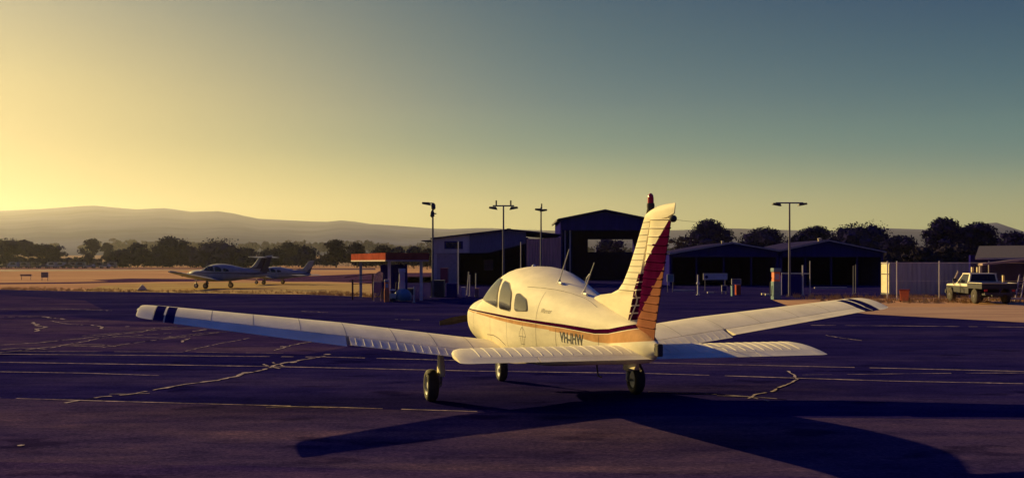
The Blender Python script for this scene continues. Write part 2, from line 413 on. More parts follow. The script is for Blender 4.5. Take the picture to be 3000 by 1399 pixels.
    for sg in (-1, 1): mb.tube([(-2.04, sg*.05, .43), (-2.05, sg*.095, .36), (-2.05, sg*.095, .19)], .014, 8)
    ng = mb.build('nose_gear', m_steel, root, smooth=40)
    mb = MB(); mb.disc((-2.05, 0, .19), (0, 1, 0), [(-.04,.1),(-.06,.12),(-.065,.155),(-.045,.18),(0,.19),(.045,.18),(.065,.155),(.06,.12),(.04,.1)], 32); mb.build('tyre', m_black, ng, smooth=50)
    mb = MB(); mb.disc((-2.05, 0, .19), (0, 1, 0), [(-.062,0),(-.062,.03),(-.04,.06),(-.055,.108),(.055,.108),(.04,.06),(.062,.03),(.062,0)], 24); mb.build('rim', m_whiteb, ng, smooth=40)
    # fin, rudder and cap as solid sections in the plane of symmetry
    def slab(poly_le, poly_te, th):
        """rings at each height: list of (z, s_le, s_te, half thickness at le side, at te side)"""
    mb = MB(); rings = []
    fin = [(1.20,2.45,3.885),(1.36,2.40,3.94),(1.50,2.46,3.983),(1.545,2.72,3.998),(1.575,3.14,4.01),(1.62,3.36,4.03),(1.70,3.50,4.06),(1.85,3.66,4.114),(2.05,3.83,4.185),(2.25,3.99,4.256),(2.40,4.11,4.31)]
    if ttail: fin = [(z, a-.45*max(0, min(1, (z-1.3)/.3)), b) for z, a, b in fin]
    nx = 12
    for z, a, b in fin:
        row = []
        for sg in (1, -1):
            rng = range(nx+1) if sg == 1 else range(nx-1, 0, -1)
            for i in rng:
                x = i/nx; t = aerofoil(.115, x*.62, True)-.018*(1-(2*x*.62-.9)**2)
                wdt = min(.075, t*(b-a)/.62) if z > 1.6 else min(t*(b-a)/.62, .05+.0*z, .012+.06*max(0, (a+x*(b-a)-2.4)/1.5))
                row.append(mb.bm.verts.new((a+x*(b-a), sg*max(wdt, .004), z)))
        rings.append(row)
    mb.loft(rings); bm = mb.bm
    zs_rib = [1.62+.098*i for i in range(8)]
    # broken maroon decal low on the fin next to the hinge
    DL = ((3.70,1.24),(4.02,1.82)); DRr = ((3.80,1.24),(3.93,1.40)); DM = ((3.755,1.24),(4.02,1.72))
    zb_list = [1.30+.078*i for i in range(6)]
    def xl(L, z): return L[0][0]+(L[1][0]-L[0][0])*(z-L[0][1])/(L[1][1]-L[0][1])
    def lineplane(L, dx=0): return (Vector((L[0][0]+dx, 0, L[0][1])), Vector((L[1][1]-L[0][1], 0, -(L[1][0]-L[0][0]))))
    paint_cuts(bm, [lineplane(DL), (Vector((0,0,1.24)), Vector((0,0,1))), (Vector((0,0,1.80)), Vector((0,0,1)))])
    if detail: paint_cuts(bm, [lineplane(DRr), lineplane(DM, -.006), lineplane(DM, .008)]+[(Vector((3.85,0,z+d)), Vector((-.1,0,1))) for z in zb_list for d in (0,.014)])
    for f in bm.faces:
        c = f.calc_center_median(); k = 0
        if 1.24 < c.z < 1.80 and xl(DL, c.z) < c.x:
            k = 1
            if detail:
                if c.x > xl(DRr, c.z) and c.z < 1.42: k = 0
                zz = c.z-.1*(c.x-3.85)
                if any(z < zz < z+.014 for z in zb_list): k = 0
                if c.z < 1.62 and xl(DM, c.z)-.006 < c.x < xl(DM, c.z)+.008: k = 0
        if ttail and c.z > 1.5 and c.x > lerp_tab([(q[0], (q[1]+q[2])/2) for q in fin], c.z): k = 1
        f.material_index = k
    fo = mb.build('fin', [white, accent], root, smooth=35)
    if detail:   # lapped skins of the fin: fine raised seams
        for i in range(12):
            z = 1.62+.064*i; a = lerp_tab([(q[0], q[1]) for q in fin], z); b = lerp_tab([(q[0], q[2]) for q in fin], z); mb = MB(); pr = None
            for j in range(1, 12):
                x = j/12; t = (aerofoil(.115, x*.62, True)-.018*(1-(2*x*.62-.9)**2))*(b-a)/.62; y = -(max(min(.075, t), .004)+.0015); s_ = a+x*(b-a)
                cur = (mb.bm.verts.new((s_, y, z-.0032)), mb.bm.verts.new((s_, y, z+.0032)))
                if pr: mb.bm.faces.new((pr[0], cur[0], cur[1], pr[1]))
                pr = cur
            mb.build('skin_seam', m_seam, fo, weld=False)
    hinge = lambda z: 3.90+(z-1.21)*.3535
    te_r = lambda z: 4.33+(z-1.17)*.372
    def rud_bot(x): return 1.205-(x)*.035
    mb = MB(); rings = []
    zz_ = [1.19,1.3,1.6,1.9,2.2,2.36]
    for z in zz_:
        a, b = hinge(z)+.018, te_r(z); row = []
        for x, t in ((0,.030),(.12,.042),(.35,.036),(.7,.017),(1,.003)): row.append(mb.bm.verts.new((a+(b-a)*x, t, z-(.05*x if z < 1.2 else 0))))
        for x, t in ((1,.003),(.7,.017),(.35,.036),(.12,.042),(0,.030)): row.append(mb.bm.verts.new((a+(b-a)*x, -t, z-(.05*x if z < 1.2 else 0))))
        rings.append(row)
    mb.loft(rings); bm = mb.bm
    L1 = (Vector((4.76,0,2.36)), Vector((4.135,0,1.86)))   # upper edge of the maroon band
    L2 = (Vector((4.60,0,1.885)), Vector((3.96,0,1.30)))    # lower edge
    def side(c, L):
        d = L[0]-L[1]; return (c.x-L[1].x)*d.z-(c.z-L[1].z)*d.x   # >0 aft/below the line
    paint_cuts(bm, [(L[1], Vector(((L[0]-L[1]).z, 0, -(L[0]-L[1]).x))) for L in (L1, L2)])
    for f in bm.faces:
        c = f.calc_center_median()
        f.material_index = 0 if side(c, L1) < 0 else (1 if side(c, L2) < 0 else 2)
    # pressed ribs across the rudder
    if detail:
        for i in range(14):
            z = 1.265+.083*i; a, b = hinge(z)+.03, te_r(z)-.012
            if b < a+.1: continue
            for sg in (-1, 1):
                def ry(x): return lerp_tab([(0,.030),(.12,.042),(.35,.036),(.7,.017),(1,.003)], (x-hinge(z)-.012)/(te_r(z)-hinge(z)-.012))
                segs = [a+(b-a)*q for q in (0,.12,.35,.6,.8,1)]; rr = []
                for x in segs:
                    y_ = ry(x); zz = z-.03*(x-a)
                    rr.append([mb.bm.verts.new((x, sg*(y_-.001), zz-.011)), mb.bm.verts.new((x, sg*(y_+.013), zz)), mb.bm.verts.new((x, sg*(y_-.001), zz+.011))])
                n0 = len(bm.faces); mb.loft(rr)
                bm.faces.ensure_lookup_table()
                for f in bm.faces[n0:]:
                    c = f.calc_center_median(); f.material_index = 0 if side(c, L1) < 0 else (1 if side(c, L2) < 0 else 2)
    if ttail:
        for f in bm.faces: f.material_index = 1
    ru = mb.build('rudder', [white, accent, accent2], root, smooth=35)
    mb = MB(); rings = []
    for i in range(7):
        x = i/6; s0 = 4.14+.70*x
        topz = 2.40+.085*math.sin(min(1, x*1.25+.12)*math.pi/2)-.0; botz = 2.395-.055*math.sin(x*math.pi*.9)+.0*x
        if x == 1: botz = 2.385
        t = lerp_tab([(0,.012),(.17,.035),(.5,.04),(.85,.02),(1,.004)], x)
        rings.append([mb.bm.verts.new((s0+(z-2.4)*.25, y, z)) for y, z in ((-t, botz), (-t*1.05, (botz+topz)/2), (-t*.6, topz-.008), (0, topz), (t*.6, topz-.008), (t*1.05, (botz+topz)/2), (t, botz))])
    mb.loft(rings); mb.build('fin_cap', white, root, smooth=60)
    if detail:
        mb = MB(); mb.disc((4.79, 0, 2.335), (1, 0, 0), [(-.03,.02),(0,.034),(.03,.034),(.05,.015),(.055,0)], 14); mb.build('tail_light', m_black, root, smooth=50)
        mb = MB(); mb.tube([(4.16, 0, 2.40), (4.20, 0, 2.50)], .016, 8); mb.disc((4.245, 0, 2.44), (0, 0, 1), [(0,.035),(.0,.035),(.05,.04),(.075,.036)], 16)
        bc = mb.build('beacon', m_black, root, smooth=40)
        mb = MB(); mb.disc((4.245, 0, 2.515), (0, 0, 1), [(0,.031),(.05,.031),(.08,.026),(.098,.012),(.102,0)], 18); mb.build('lens', m_red, bc, smooth=60)
        # whip antennas, short blade antenna, vent on the roof
        for (s0, y, ds, dz) in ((1.62,-.16,.42,.42),(2.30,-.06,.38,.37)):
            zb_ = ZC(s0)+(ZT(s0)-ZC(s0))*(1-(abs(y)/WW(s0))**NT(s0))**(1/NT(s0))
            mb = MB(); mb.tube([(s0-.01, y, zb_-.01), (s0+.03, y, zb_+.05)], [.028,.012], 10); mb.tube([(s0+.02, y, zb_+.03), (s0+ds, y, zb_+dz)], [.009,.005], 8)
            mb.tube([(s0-.02, y, zb_+.002), (s0+.12, y, zb_-.008)], [.02,.016], 6)
            mb.build('antenna', m_whiteb, root, smooth=50)
        mb = MB(); mb.tube([(1.72,.16,1.64),(1.76,.16,1.72),(1.86,.16,1.77),(1.92,.16,1.765)], [.012,.009,.007,.005], 8); mb.build('antenna', m_whiteb, root, smooth=50)
        mb = MB(); mb.disc((.05, -.05, 1.855), (0, 0, 1), [(0,.03),(.02,.028),(.035,.012),(.038,0)], 12); mb.build('roof_vent', m_whiteb, root, smooth=50)
        # seams of the skin panels on the flank
        def ribbon(path, wd=.003, off=.0015, sgn=-1):
            mb = MB(); pp = [Vector((s_, sgn*(fus_y(s_, z_)+off), z_)) for s_, z_ in path]
            for a, b in zip(pp, pp[1:]):
                d = (b-a).normalized(); nrm = Vector((0, sgn, 0)); u = d.cross(nrm).normalized()*wd
                mb.face([a-u, b-u, b+u, a+u])
            mb.build('panel_seam', m_seam, root, weld=False)
        for s0, z0, z1 in ((-1.32,.9,1.40),(-.35,.78,1.16),(.52,.75,1.165),(1.62,.74,1.16),(2.22,.78,1.13),(1.18,.8,1.14),(3.30,.85,1.12),(1.62,1.2,1.55)):
            ribbon([(s0, z0+(z1-z0)*i/14) for i in range(15)])
        ribbon([(1.05+1.9*i/20, 1.60-.20*i/20+.06*math.sin(i/20*3)) for i in range(21)])
        ribbon([(1.05,.96),(1.10,1.04),(1.17,1.085),(1.24,1.04),(1.29,.96),(1.05,.96)]); ribbon([(1.10,.95),(1.11,.86),(1.23,.86),(1.25,.95)])
        ribbon([(-.55,.87),(-.2,.885),(.1,.86),(.35,.80),(.6,.70),(.7,.64)], .005)
        # registration and small script, draped on the flank
        def lettering(txt, s0, z0, hgt, wid, matl, name, shear=0., bold=.0):
            cu = bpy.data.curves.new(name, 'FONT'); cu.body = txt; cu.size = 1; cu.shear = shear; cu.offset = bold; cu.resolution_u = 3
            ob = bpy.data.objects.new(name, cu); C.objects.link(ob); dg = bpy.context.evaluated_depsgraph_get(); dg.update()
            me = bpy.data.meshes.new_from_object(ob.evaluated_get(dg)); bpy.data.objects.remove(ob)
            xs = [v.co.x for v in me.vertices]; ys = [v.co.y for v in me.vertices]; x0, x1, y0, y1 = min(xs), max(xs), min(ys), max(ys)
            for v in me.vertices:
                s_ = s0+(v.co.x-x0)/(x1-x0)*wid; z_ = z0+(v.co.y-y0)/(y1-y0)*hgt
                v.co = (s_, -(fus_y(s_, z_)+.003), z_)
            me.materials.clear(); me.materials.append(matl)
            o = bpy.data.objects.new(name, me); C.objects.link(o); o.parent = root
        lettering('VH-IHW', 2.34, .975, .125, .60, mat('black_lettering', (.02,.015,.02), .6), 'registration_letters', bold=.02)
        lettering('Warrior', 1.74, 1.295, .055, .30, mat('faded_lettering', (.16,.12,.09), .7), 'script_lettering', shear=.4)
        mb = MB(); mb.box(4.40,-.03,.985,4.50,.03,1.11); mb.build('tail_cone_fitting', m_black, root, bevel=.012)
        # tail tie-down fitting, step and belly antenna
        mb = MB(); mb.tube([(3.95,0,.87),(3.98,0,.79),(4.03,0,.80)], .012, 8); mb.build('tail_ring', m_black, root, smooth=50)
        mb = MB(); mb.tube([(2.45,.05,.72),(2.5,.05,.58),(2.62,.05,.575)], .010, 8); mb.build('belly_antenna', m_black, root, smooth=50)
        mb = MB(); mb.prism([(3.62,-.03,.84),(3.95,-.03,.87),(3.86,-.03,.79),(3.68,-.03,.79)], (0,.06,0)); mb.build('tail_skid', white, root, bevel=.01)
    # stabilator
    zst = 1.005 if not ttail else 2.36; ds = 0 if not ttail else .12
    sti = R(4.2)
    mb = MB(); half = 1.84 if not ttail else 1.4
    secs = []
    for y in (-half,-1.2,-.6,0,.6,1.2,half): secs.append(section(3.57+ds, .78, y, zst, .10, 0, .80, sti, 10))
    surf(mb, secs)
    if detail:
        for i in range(34):
            y = -1.80+3.6*(i+.5)/34
            def sp_(x, dy, dz): return Vector((3.57+ds+x*.78, y+dy, zst+aerofoil(.10, x, True)*.78-x*.78*math.sin(sti)+dz))
            rr = []
            for x in (.14,.25,.4,.55,.70,.76):
                hh = .006 if .14 < x < .76 else .001
                rr.append([mb.bm.verts.new(sp_(x, -.010, -.002)), mb.bm.verts.new(sp_(x, 0, hh)), mb.bm.verts.new(sp_(x, .010, -.002))])
            mb.loft(rr)
    st = mb.build('stabilator', white, root, smooth=35)
    mb = MB(); surf(mb, [section(3.57+ds, .78, y, zst, .10, .81, 1, sti, 5) for y in (-1.18,0,1.18)]); mb.build('trim_tab', white, st, smooth=35)
    for sg in (-1, 1):
        mb = MB(); surf(mb, [section(3.57+ds, .775, sg*y, zst, .10, .80, 1, sti, 5) for y in (1.19,half)])
        secs = []
        for i in range(7):
            t = i/6; y = half+.135*t; k = math.sqrt(max(0, 1-(t*.985)**2))
            le2 = 3.57+ds+.62*.78*(1-k)*.8; te2 = 3.57+ds+.78-.06*(1-k)
            secs.append(section(le2, te2-le2, sg*y, zst-(le2-3.57-ds)*math.sin(sti), .10*(.3+.7*k)*.78/(te2-le2), 0, 1, sti, 8))
        surf(mb, secs); mb.build('stabilator_tip', white, st, smooth=45)

ac = empty('light_aircraft', (.345, 14.26, 0), R(-75.55), 'large cream single-engine light aircraft with maroon stripe and red tail beacon, nearest on the apron', 'aircraft')
make_aircraft(ac)

# ---------------------------------------------------------------- the lie of the land
RIDGE = [(-3000,640),(-1500,600),(-600,622),(-200,612),(0,617),(120,612),(210,605),(270,601),(330,607),(400,613),(500,608),(540,620),(650,618),(700,628),(750,640),(850,645),(950,650),(1010,644),(1080,655),(1170,661),(1300,671),(1420,667),(1500,671),(1650,676),(1900,675),(2000,673),(2130,668),(2300,673),(2440,677),(2500,671),(2600,668),(2720,672),(2810,668),(2860,656),(2925,651),(2960,665),(3000,678),(3300,690),(4200,670),(6000,650)]
def ridge(px): return lerp_tab(RIDGE, px)
def nz(x, k=1.): return math.sin(x*1.7*k+.3)+.6*math.sin(x*4.1*k+1.9)+.35*math.sin(x*9.7*k+.7)
DR = 9000.
def land(X, D):
    if D < 650: return 0.
    px = 1500+F*X/D; hr = (HZ-ridge(px))*DR/F+CH
    a = min(1, max(0, (D-650)/900)); b = min(1, max(0, (D-1500)/(DR-1500)))
    return 13*a*a*(3-2*a)*(1-b)+(hr+.0)*b**1.25+(16*nz(px*.011)*b*(1-b))
m_grass = mat('dry_field_grass', (.60,.355,.19), .95, var=.2, scale=.06, bump=.6, bscale=3., coord='Object', stretch=(.35,1.6,1), col2=(.33,.175,.11), mixr=(.40,.56), spec=.1)
m_green = mat('yellow_green_grass', (.48,.36,.14), .95, scale=.35, bump=.6, bscale=5., stretch=(.5,1.5,1), col2=(.36,.20,.11), mixr=(.4,.55), spec=.1)
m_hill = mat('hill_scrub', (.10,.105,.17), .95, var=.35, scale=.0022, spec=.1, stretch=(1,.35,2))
m_dirt = mat('pale_gravel', (.48,.31,.21), .95, scale=.5, bump=.5, bscale=12., stretch=(.4,1.8,1), col2=(.30,.18,.14), mixr=(.42,.58), spec=.15)
m_asph2 = mat('taxiway_asphalt', (.075,.035,.09), .8, var=.3, scale=.3, bump=.5, bscale=8., spec=.1)
m_conc = mat('pale_concrete', (.30,.20,.20), .9, var=.25, scale=1.2, spec=.2)
def sheet(name, pts, m, z, label=None):
    mb = MB(); mb.face([(x, y, z) for x, y in pts]); o = mb.build(name, m); o['kind'] = 'structure'; return o
sheet('ground', [(-9000,-60),(9000,-60),(9000,700),(-9000,700)], m_grass, 0)
mb = MB(); cols = list(range(-5200, 8201, 40)); rows = [640,760,880,1000,1150,1350,1480,1560,1900,2300,2800,3500,4400,5400,6400,7300,8200,9000,9400]
gr = []
for D in rows:
    row = []
    for px in cols:
        X = (px-1500)*D/F; z = land(X, D) if D <= 9000 else land(X, 9000)-100
        if D == 640: z = -.3
        row.append(mb.bm.verts.new((X, D, z)))
    gr.append(row)
for a, b in zip(gr, gr[1:]):
    for i in range(len(cols)-1): mb.bm.faces.new((a[i], a[i+1], b[i+1], b[i])).material_index = 1 if b[0].co.y < 1570 else 0
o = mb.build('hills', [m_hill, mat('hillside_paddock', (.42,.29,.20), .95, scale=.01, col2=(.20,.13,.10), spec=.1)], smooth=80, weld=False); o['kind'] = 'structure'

# asphalt: aggregate, worn patches, damp tone changes, fine cracks
def asphalt(name, c0, c1, c2):
    m = bpy.data.materials.new(name); m.use_nodes = True; t = m.node_tree; b = t.nodes['Principled BSDF']
    c = N(t, 'ShaderNodeTexCoord')
    def noise(sc, det, stretch=(1,1,1), rg=.6):
        mp = N(t, 'ShaderNodeMapping'); mp.inputs['Scale'].default_value = stretch; t.links.new(c.outputs['Object'], mp.inputs[0])
        n = N(t, 'ShaderNodeTexNoise', i_Scale=sc, i_Detail=det, i_Roughness=rg); t.links.new(mp.outputs[0], n.inputs['Vector']); return n.outputs[0]
    big = ramp(t, [(.36,c0),(.5,c1),(.66,c2)], noise(.22, 6, (.5,1.9,1)), 'LINEAR')
    fine = ramp(t, [(.34,(.40,.42,.55)),(.5,(.95,.95,.95)),(.66,(1.9,1.8,1.5))], noise(22, 8, (.8,1.2,1), rg=.85), 'LINEAR')
    patch = ramp(t, [(.36,(.66,.68,.78)),(.52,(1.,1.,1.)),(.66,(1.4,1.3,1.12))], noise(1.7, 9, (.7,1.6,1), rg=.7), 'LINEAR')
    x1 = N(t, 'ShaderNodeMix', data_type='RGBA', blend_type='MULTIPLY'); x1.inputs[0].default_value = 1; t.links.new(big, x1.inputs[6]); t.links.new(fine, x1.inputs[7])
    x2 = N(t, 'ShaderNodeMix', data_type='RGBA', blend_type='MULTIPLY'); x2.inputs[0].default_value = 1; t.links.new(x1.outputs[2], x2.inputs[6]); t.links.new(patch, x2.inputs[7])
    stain = ramp(t, [(.60,(1,1,1)),(.665,(.52,.52,.62))], noise(.9, 4, (.8,1.4,1), .5), 'LINEAR')
    chips = ramp(t, [(.66,(1,1,1)),(.74,(2.6,2.4,1.8))], noise(60, 3, (1,1,1), .6), 'LINEAR')
    for layer in (stain, chips):
        x3 = N(t, 'ShaderNodeMix', data_type='RGBA', blend_type='MULTIPLY'); x3.inputs[0].default_value = 1; t.links.new(x2.outputs[2], x3.inputs[6]); t.links.new(layer, x3.inputs[7]); x2 = x3
    t.links.new(x2.outputs[2], b.inputs['Base Color'])
    b.inputs['Roughness'].default_value = .95; b.inputs['IOR'].default_value = 1.0
    bp = N(t, 'ShaderNodeBump', i_Strength=.55, i_Distance=.012); t.links.new(noise(45, 6, rg=.75), bp.inputs['Height']); t.links.new(bp.outputs[0], b.inputs['Normal'])
    return m
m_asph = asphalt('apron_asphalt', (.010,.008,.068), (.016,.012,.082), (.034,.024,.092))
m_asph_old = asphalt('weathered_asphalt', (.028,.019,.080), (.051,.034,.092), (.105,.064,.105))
m_asph_mid = asphalt('older_and_shadow_asphalt', (.022,.014,.078), (.038,.023,.09), (.072,.045,.10))  # for the older paving and the painted shadow band
apron = [(-120,-50),(60,-50),(40,-6),(24,18),(16.6,32),(13.4,37.3),(12.2,44),(13.5,52),(36,60),(60,62),(60,140),(-16,140),(-10.5,75),(-7.6,55.8),(-12.6,61.6),(-28.8,67.6),(-38,73),(-120,84)]
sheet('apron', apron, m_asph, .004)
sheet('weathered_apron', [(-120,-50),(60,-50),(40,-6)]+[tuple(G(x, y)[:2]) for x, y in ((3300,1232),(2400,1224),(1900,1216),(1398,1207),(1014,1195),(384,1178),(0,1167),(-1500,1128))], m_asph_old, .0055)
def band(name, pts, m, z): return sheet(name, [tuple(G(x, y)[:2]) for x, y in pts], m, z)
band('painted_shadow_band', [(-900,1349),(0,1353),(350,1361),(700,1364),(1100,1376),(1500,1379),(2400,1398),(2400,1900),(-900,1900)], m_asph_mid, .0068)  # off-frame cast shadow painted in as a darker asphalt sheet
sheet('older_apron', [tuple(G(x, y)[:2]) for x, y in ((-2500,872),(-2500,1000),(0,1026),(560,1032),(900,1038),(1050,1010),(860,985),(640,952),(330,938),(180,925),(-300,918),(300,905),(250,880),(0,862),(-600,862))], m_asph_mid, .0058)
sheet('gravel_strip', [(13.42,37.3),(16.62,32),(24.02,18),(90,18),(90,46.5),(24,46.8),(19,43.5),(12.3,43.5)], m_dirt, .006)
def band(name, pts, m, z): return sheet(name, [tuple(G(x, y)[:2]) for x, y in pts], m, z)
band('verge', [(235,853),(420,855),(640,859),(900,862),(1085,869),(1085,831),(900,828),(640,826),(430,829),(300,836)], m_green, .005)
band('taxiway', [(700,818),(820,812),(950,806),(1100,800),(1400,797),(1400,826),(1090,829),(950,824),(820,824)], m_asph2, .004)
band('taxiway', [(270,820),(330,825),(560,824),(620,821),(560,817),(380,815)], m_asph2, .004)
band('dark_field_line', [(-900,829),(0,832),(200,830),(420,826),(560,822),(420,822.5),(200,826),(0,828),(-900,825)], m_asph2, .007)  # thin dark line across the field
band('road', [(-2600,783.6),(700,784.6),(1100,786),(1100,789),(700,787.6),(-2600,787.6)], m_asph2, .006)
band('far_strip', [(-2600,793.6),(0,793.6),(420,791.4),(1100,790.4),(1100,789.4),(400,789.6),(-2600,791.6)], mat('dark_strip_ground', (.05,.02,.05), .95), .008)  # thin flat dark strip along the far field

# worn paint lines and filled cracks on the apron
m_line = mat('worn_line_paint', (.50,.39,.37), .9, scale=9, col2=(.07,.045,.10), mixr=(.36,.60), spec=.1)
m_crack = mat('sandy_crack_filling', (.55,.45,.42), .9, scale=9, col2=(.10,.07,.10), mixr=(.36,.6), spec=.1)
m_crackdark = mat('crack_depth_dark', (.016,.012,.045), .9, spec=.1)  # dark ribbon under each crack, painted in for depth
def ground_line(pts, wd, m, z=.009, wob=0., name='marking', seed=1, step=.25, fray=0.):
    r = random.Random(seed); q = [G(x, y) for x, y in pts]; path = []
    for a, b in zip(q, q[1:]):
        n = max(2, int((b-a).length/step))
        for i in range(n): path.append(a+(b-a)*i/n)
    path.append(q[-1]); mb = MB(); prev = None; off = 0
    for i, p in enumerate(path):
        d = (path[min(i+1, len(path)-1)]-path[max(i-1, 0)]).normalized(); u = Vector((-d.y, d.x, 0))
        off = off*.85+r.uniform(-wob, wob); c = p+u*off; w_ = wd*.75*(1+r.uniform(-fray, fray))/2
        cur = (mb.bm.verts.new((*(c-u*w_)[:2], z)), mb.bm.verts.new((*(c+u*w_)[:2], z)))
        if prev and not (fray and r.random() < fray*.12): mb.bm.faces.new((prev[0], cur[0], cur[1], prev[1]))
        prev = cur
    o = mb.build(name, m, weld=False); o['kind'] = 'structure'; return o
ground_line([(-300,1033),(0,1037),(967,1046),(1386,1057),(1922,1063),(3000,1088),(3400,1098)], .09, m_line, fray=.3, wob=.004, seed=2)
ground_line([(-300,1058),(0,1061),(815,1074),(1400,1087),(1900,1094),(2600,1116),(3000,1124)], .085, m_line, fray=.5, wob=.004, seed=3)
ground_line([(-200,1086),(0,1089),(250,1093),(466,1100)], .06, m_line, fray=.4, wob=.003, seed=4)
ground_line([(-200,1161),(0,1166),(384,1177),(1014,1194),(1398,1206)], .055, m_line, fray=.5, wob=.004, seed=5)
ground_line([(0,1029),(300,1030),(540,1031),(830,1035)], .05, m_line, fray=.8, wob=.004, seed=6)
ground_line([(2350,1098),(2700,1094),(3000,1092)], .05, m_line, fray=.8, wob=.01, seed=7)
ground_line([(2350,952),(2600,954),(3000,958)], .12, m_line, fray=.8, wob=.01, seed=8)
cr = 0
for pts, wd in [([(186,1181),(300,1163),(400,1154),(454,1144),(520,1132),(640,1115),(722,1095),(790,1078),(815,1066),(870,1056),(955,1042)],.075),
    ([(0,1011),(100,1005),(240,992),(300,985),(410,973),(450,962),(520,957)],.07), ([(0,1034),(90,1024),(180,1012),(300,1016)],.06), ([(150,1019),(300,990),(500,976)],.05),
    ([(300,1018),(470,995),(560,984),(640,974)],.05), ([(180,1010),(290,1010),(340,1015)],.05), ([(540,1031),(640,1008),(735,990)],.045),
    ([(800,1027),(850,1012),(905,1001)],.06), ([(94,944),(112,951),(120,960),(116,968),(104,971)],.11), ([(268,952),(286,954),(297,963)],.10),
    ([(560,971),(590,965)],.09), ([(500,986),(520,990)],.08), ([(535,1003),(550,996),(568,991)],.07), ([(150,940),(190,948),(240,952)],.06), ([(180,942),(260,940)],.06),
    ([(330,985),(480,990),(600,975),(720,968)],.04), ([(0,1024),(60,1020),(130,1023)],.09), ([(700,968),(860,975),(1000,985)],.04),
    ([(775,1067),(800,1076),(815,1080)],.07), ([(800,1062),(830,1074)],.05), ([(2190,1168),(2215,1156),(2265,1145),(2295,1130),(2335,1112),(2330,1102),(2310,1085)],.045), ([(2100,1160),(2190,1163),(2250,1176)],.04),
    ([(1900,1148),(2100,1156),(2300,1172)],.035), ([(0,928),(120,927),(200,935)],.12), ([(1150,935),(1230,937)],.1), ([(880,912),(960,915)],.1), ([(2420,982),(2460,990),(2520,998)],.05),
    ([(780,1195),(860,1192),(960,1197)],.04), ([(320,1155),(440,1152)],.03), ([(240,985),(480,965),(640,955)],.05), ([(0,905),(160,904),(330,910)],.1)]:
    ground_line(pts, wd*1.7, m_crackdark, z=.0108, wob=wd*.5, name='pavement_crack_depth', seed=21+cr, step=.12, fray=.35)
    cr += 1; ground_line(pts, wd, m_crack, z=.0125, wob=wd*.5, name='pavement_crack', seed=20+cr, step=.12, fray=.65)
for i, (x, y) in enumerate([(716,1093),(828,1016),(958,1039),(862,1062),(372,957),(60,1307)]):
    sz_ = .45 if y > 1200 else 1
    p = G(x, y); mb = MB(); n = 9
    mb.face([(p.x+.09*sz_*math.cos(a*2*math.pi/n)*rnd.uniform(.5,1.2), p.y+.11*sz_*math.sin(a*2*math.pi/n)*rnd.uniform(.5,1.2), .0155) for a in range(n)]); mb.build('pavement_chip', m_crack)['kind'] = 'structure'

# ---------------------------------------------------------------- the two aircraft on the grass
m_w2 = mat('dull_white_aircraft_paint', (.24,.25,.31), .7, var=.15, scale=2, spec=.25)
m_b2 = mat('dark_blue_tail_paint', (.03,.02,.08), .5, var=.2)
def parked(px, y, psi, label, **k):
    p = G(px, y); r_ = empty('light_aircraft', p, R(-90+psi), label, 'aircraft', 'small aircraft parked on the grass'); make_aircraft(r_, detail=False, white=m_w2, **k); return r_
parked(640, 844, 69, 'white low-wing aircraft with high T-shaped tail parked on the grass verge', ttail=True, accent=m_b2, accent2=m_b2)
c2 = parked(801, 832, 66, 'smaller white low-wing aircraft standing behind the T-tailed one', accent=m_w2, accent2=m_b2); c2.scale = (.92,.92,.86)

# ---------------------------------------------------------------- trees
m_leaf = mat('dark_foliage', (.020,.016,.080), .9, var=.45, scale=1.1, spec=.15)
m_leaf2 = mat('grey_green_foliage', (.042,.034,.056), .9, var=.4, scale=.8, spec=.15)
m_leaf3 = mat('haze_tinted_foliage', (.15,.11,.11), .9, var=.4, scale=.05, spec=.1)  # paler leaves for the far belt, haze put into the colour
m_bark = mat('bark', (.09,.07,.07), .9, var=.3, scale=3)
def leaves(mb, c, r, n, size, rg):
    for _ in range(n):
        while True:
            v = Vector((rg.uniform(-1,1), rg.uniform(-1,1), rg.uniform(-1,1)))
            if .25 < v.length < 1: break
        v *= (1/v.length)**.35 if v.length < .8 else 1
        p = c+Vector((v.x*r[0], v.y*r[1], v.z*r[2])); s = size*rg.uniform(.5,1.25)
        a = Vector((rg.gauss(0,1), rg.gauss(0,1), rg.gauss(0,1))).normalized(); b = a.cross(Vector((rg.gauss(0,1), rg.gauss(0,1), rg.gauss(0,1)))).normalized()
        mb.bm.faces.new([mb.bm.verts.new(q) for q in (p-a*s, p-b*s*.6, p+a*s, p+b*s*.6)])
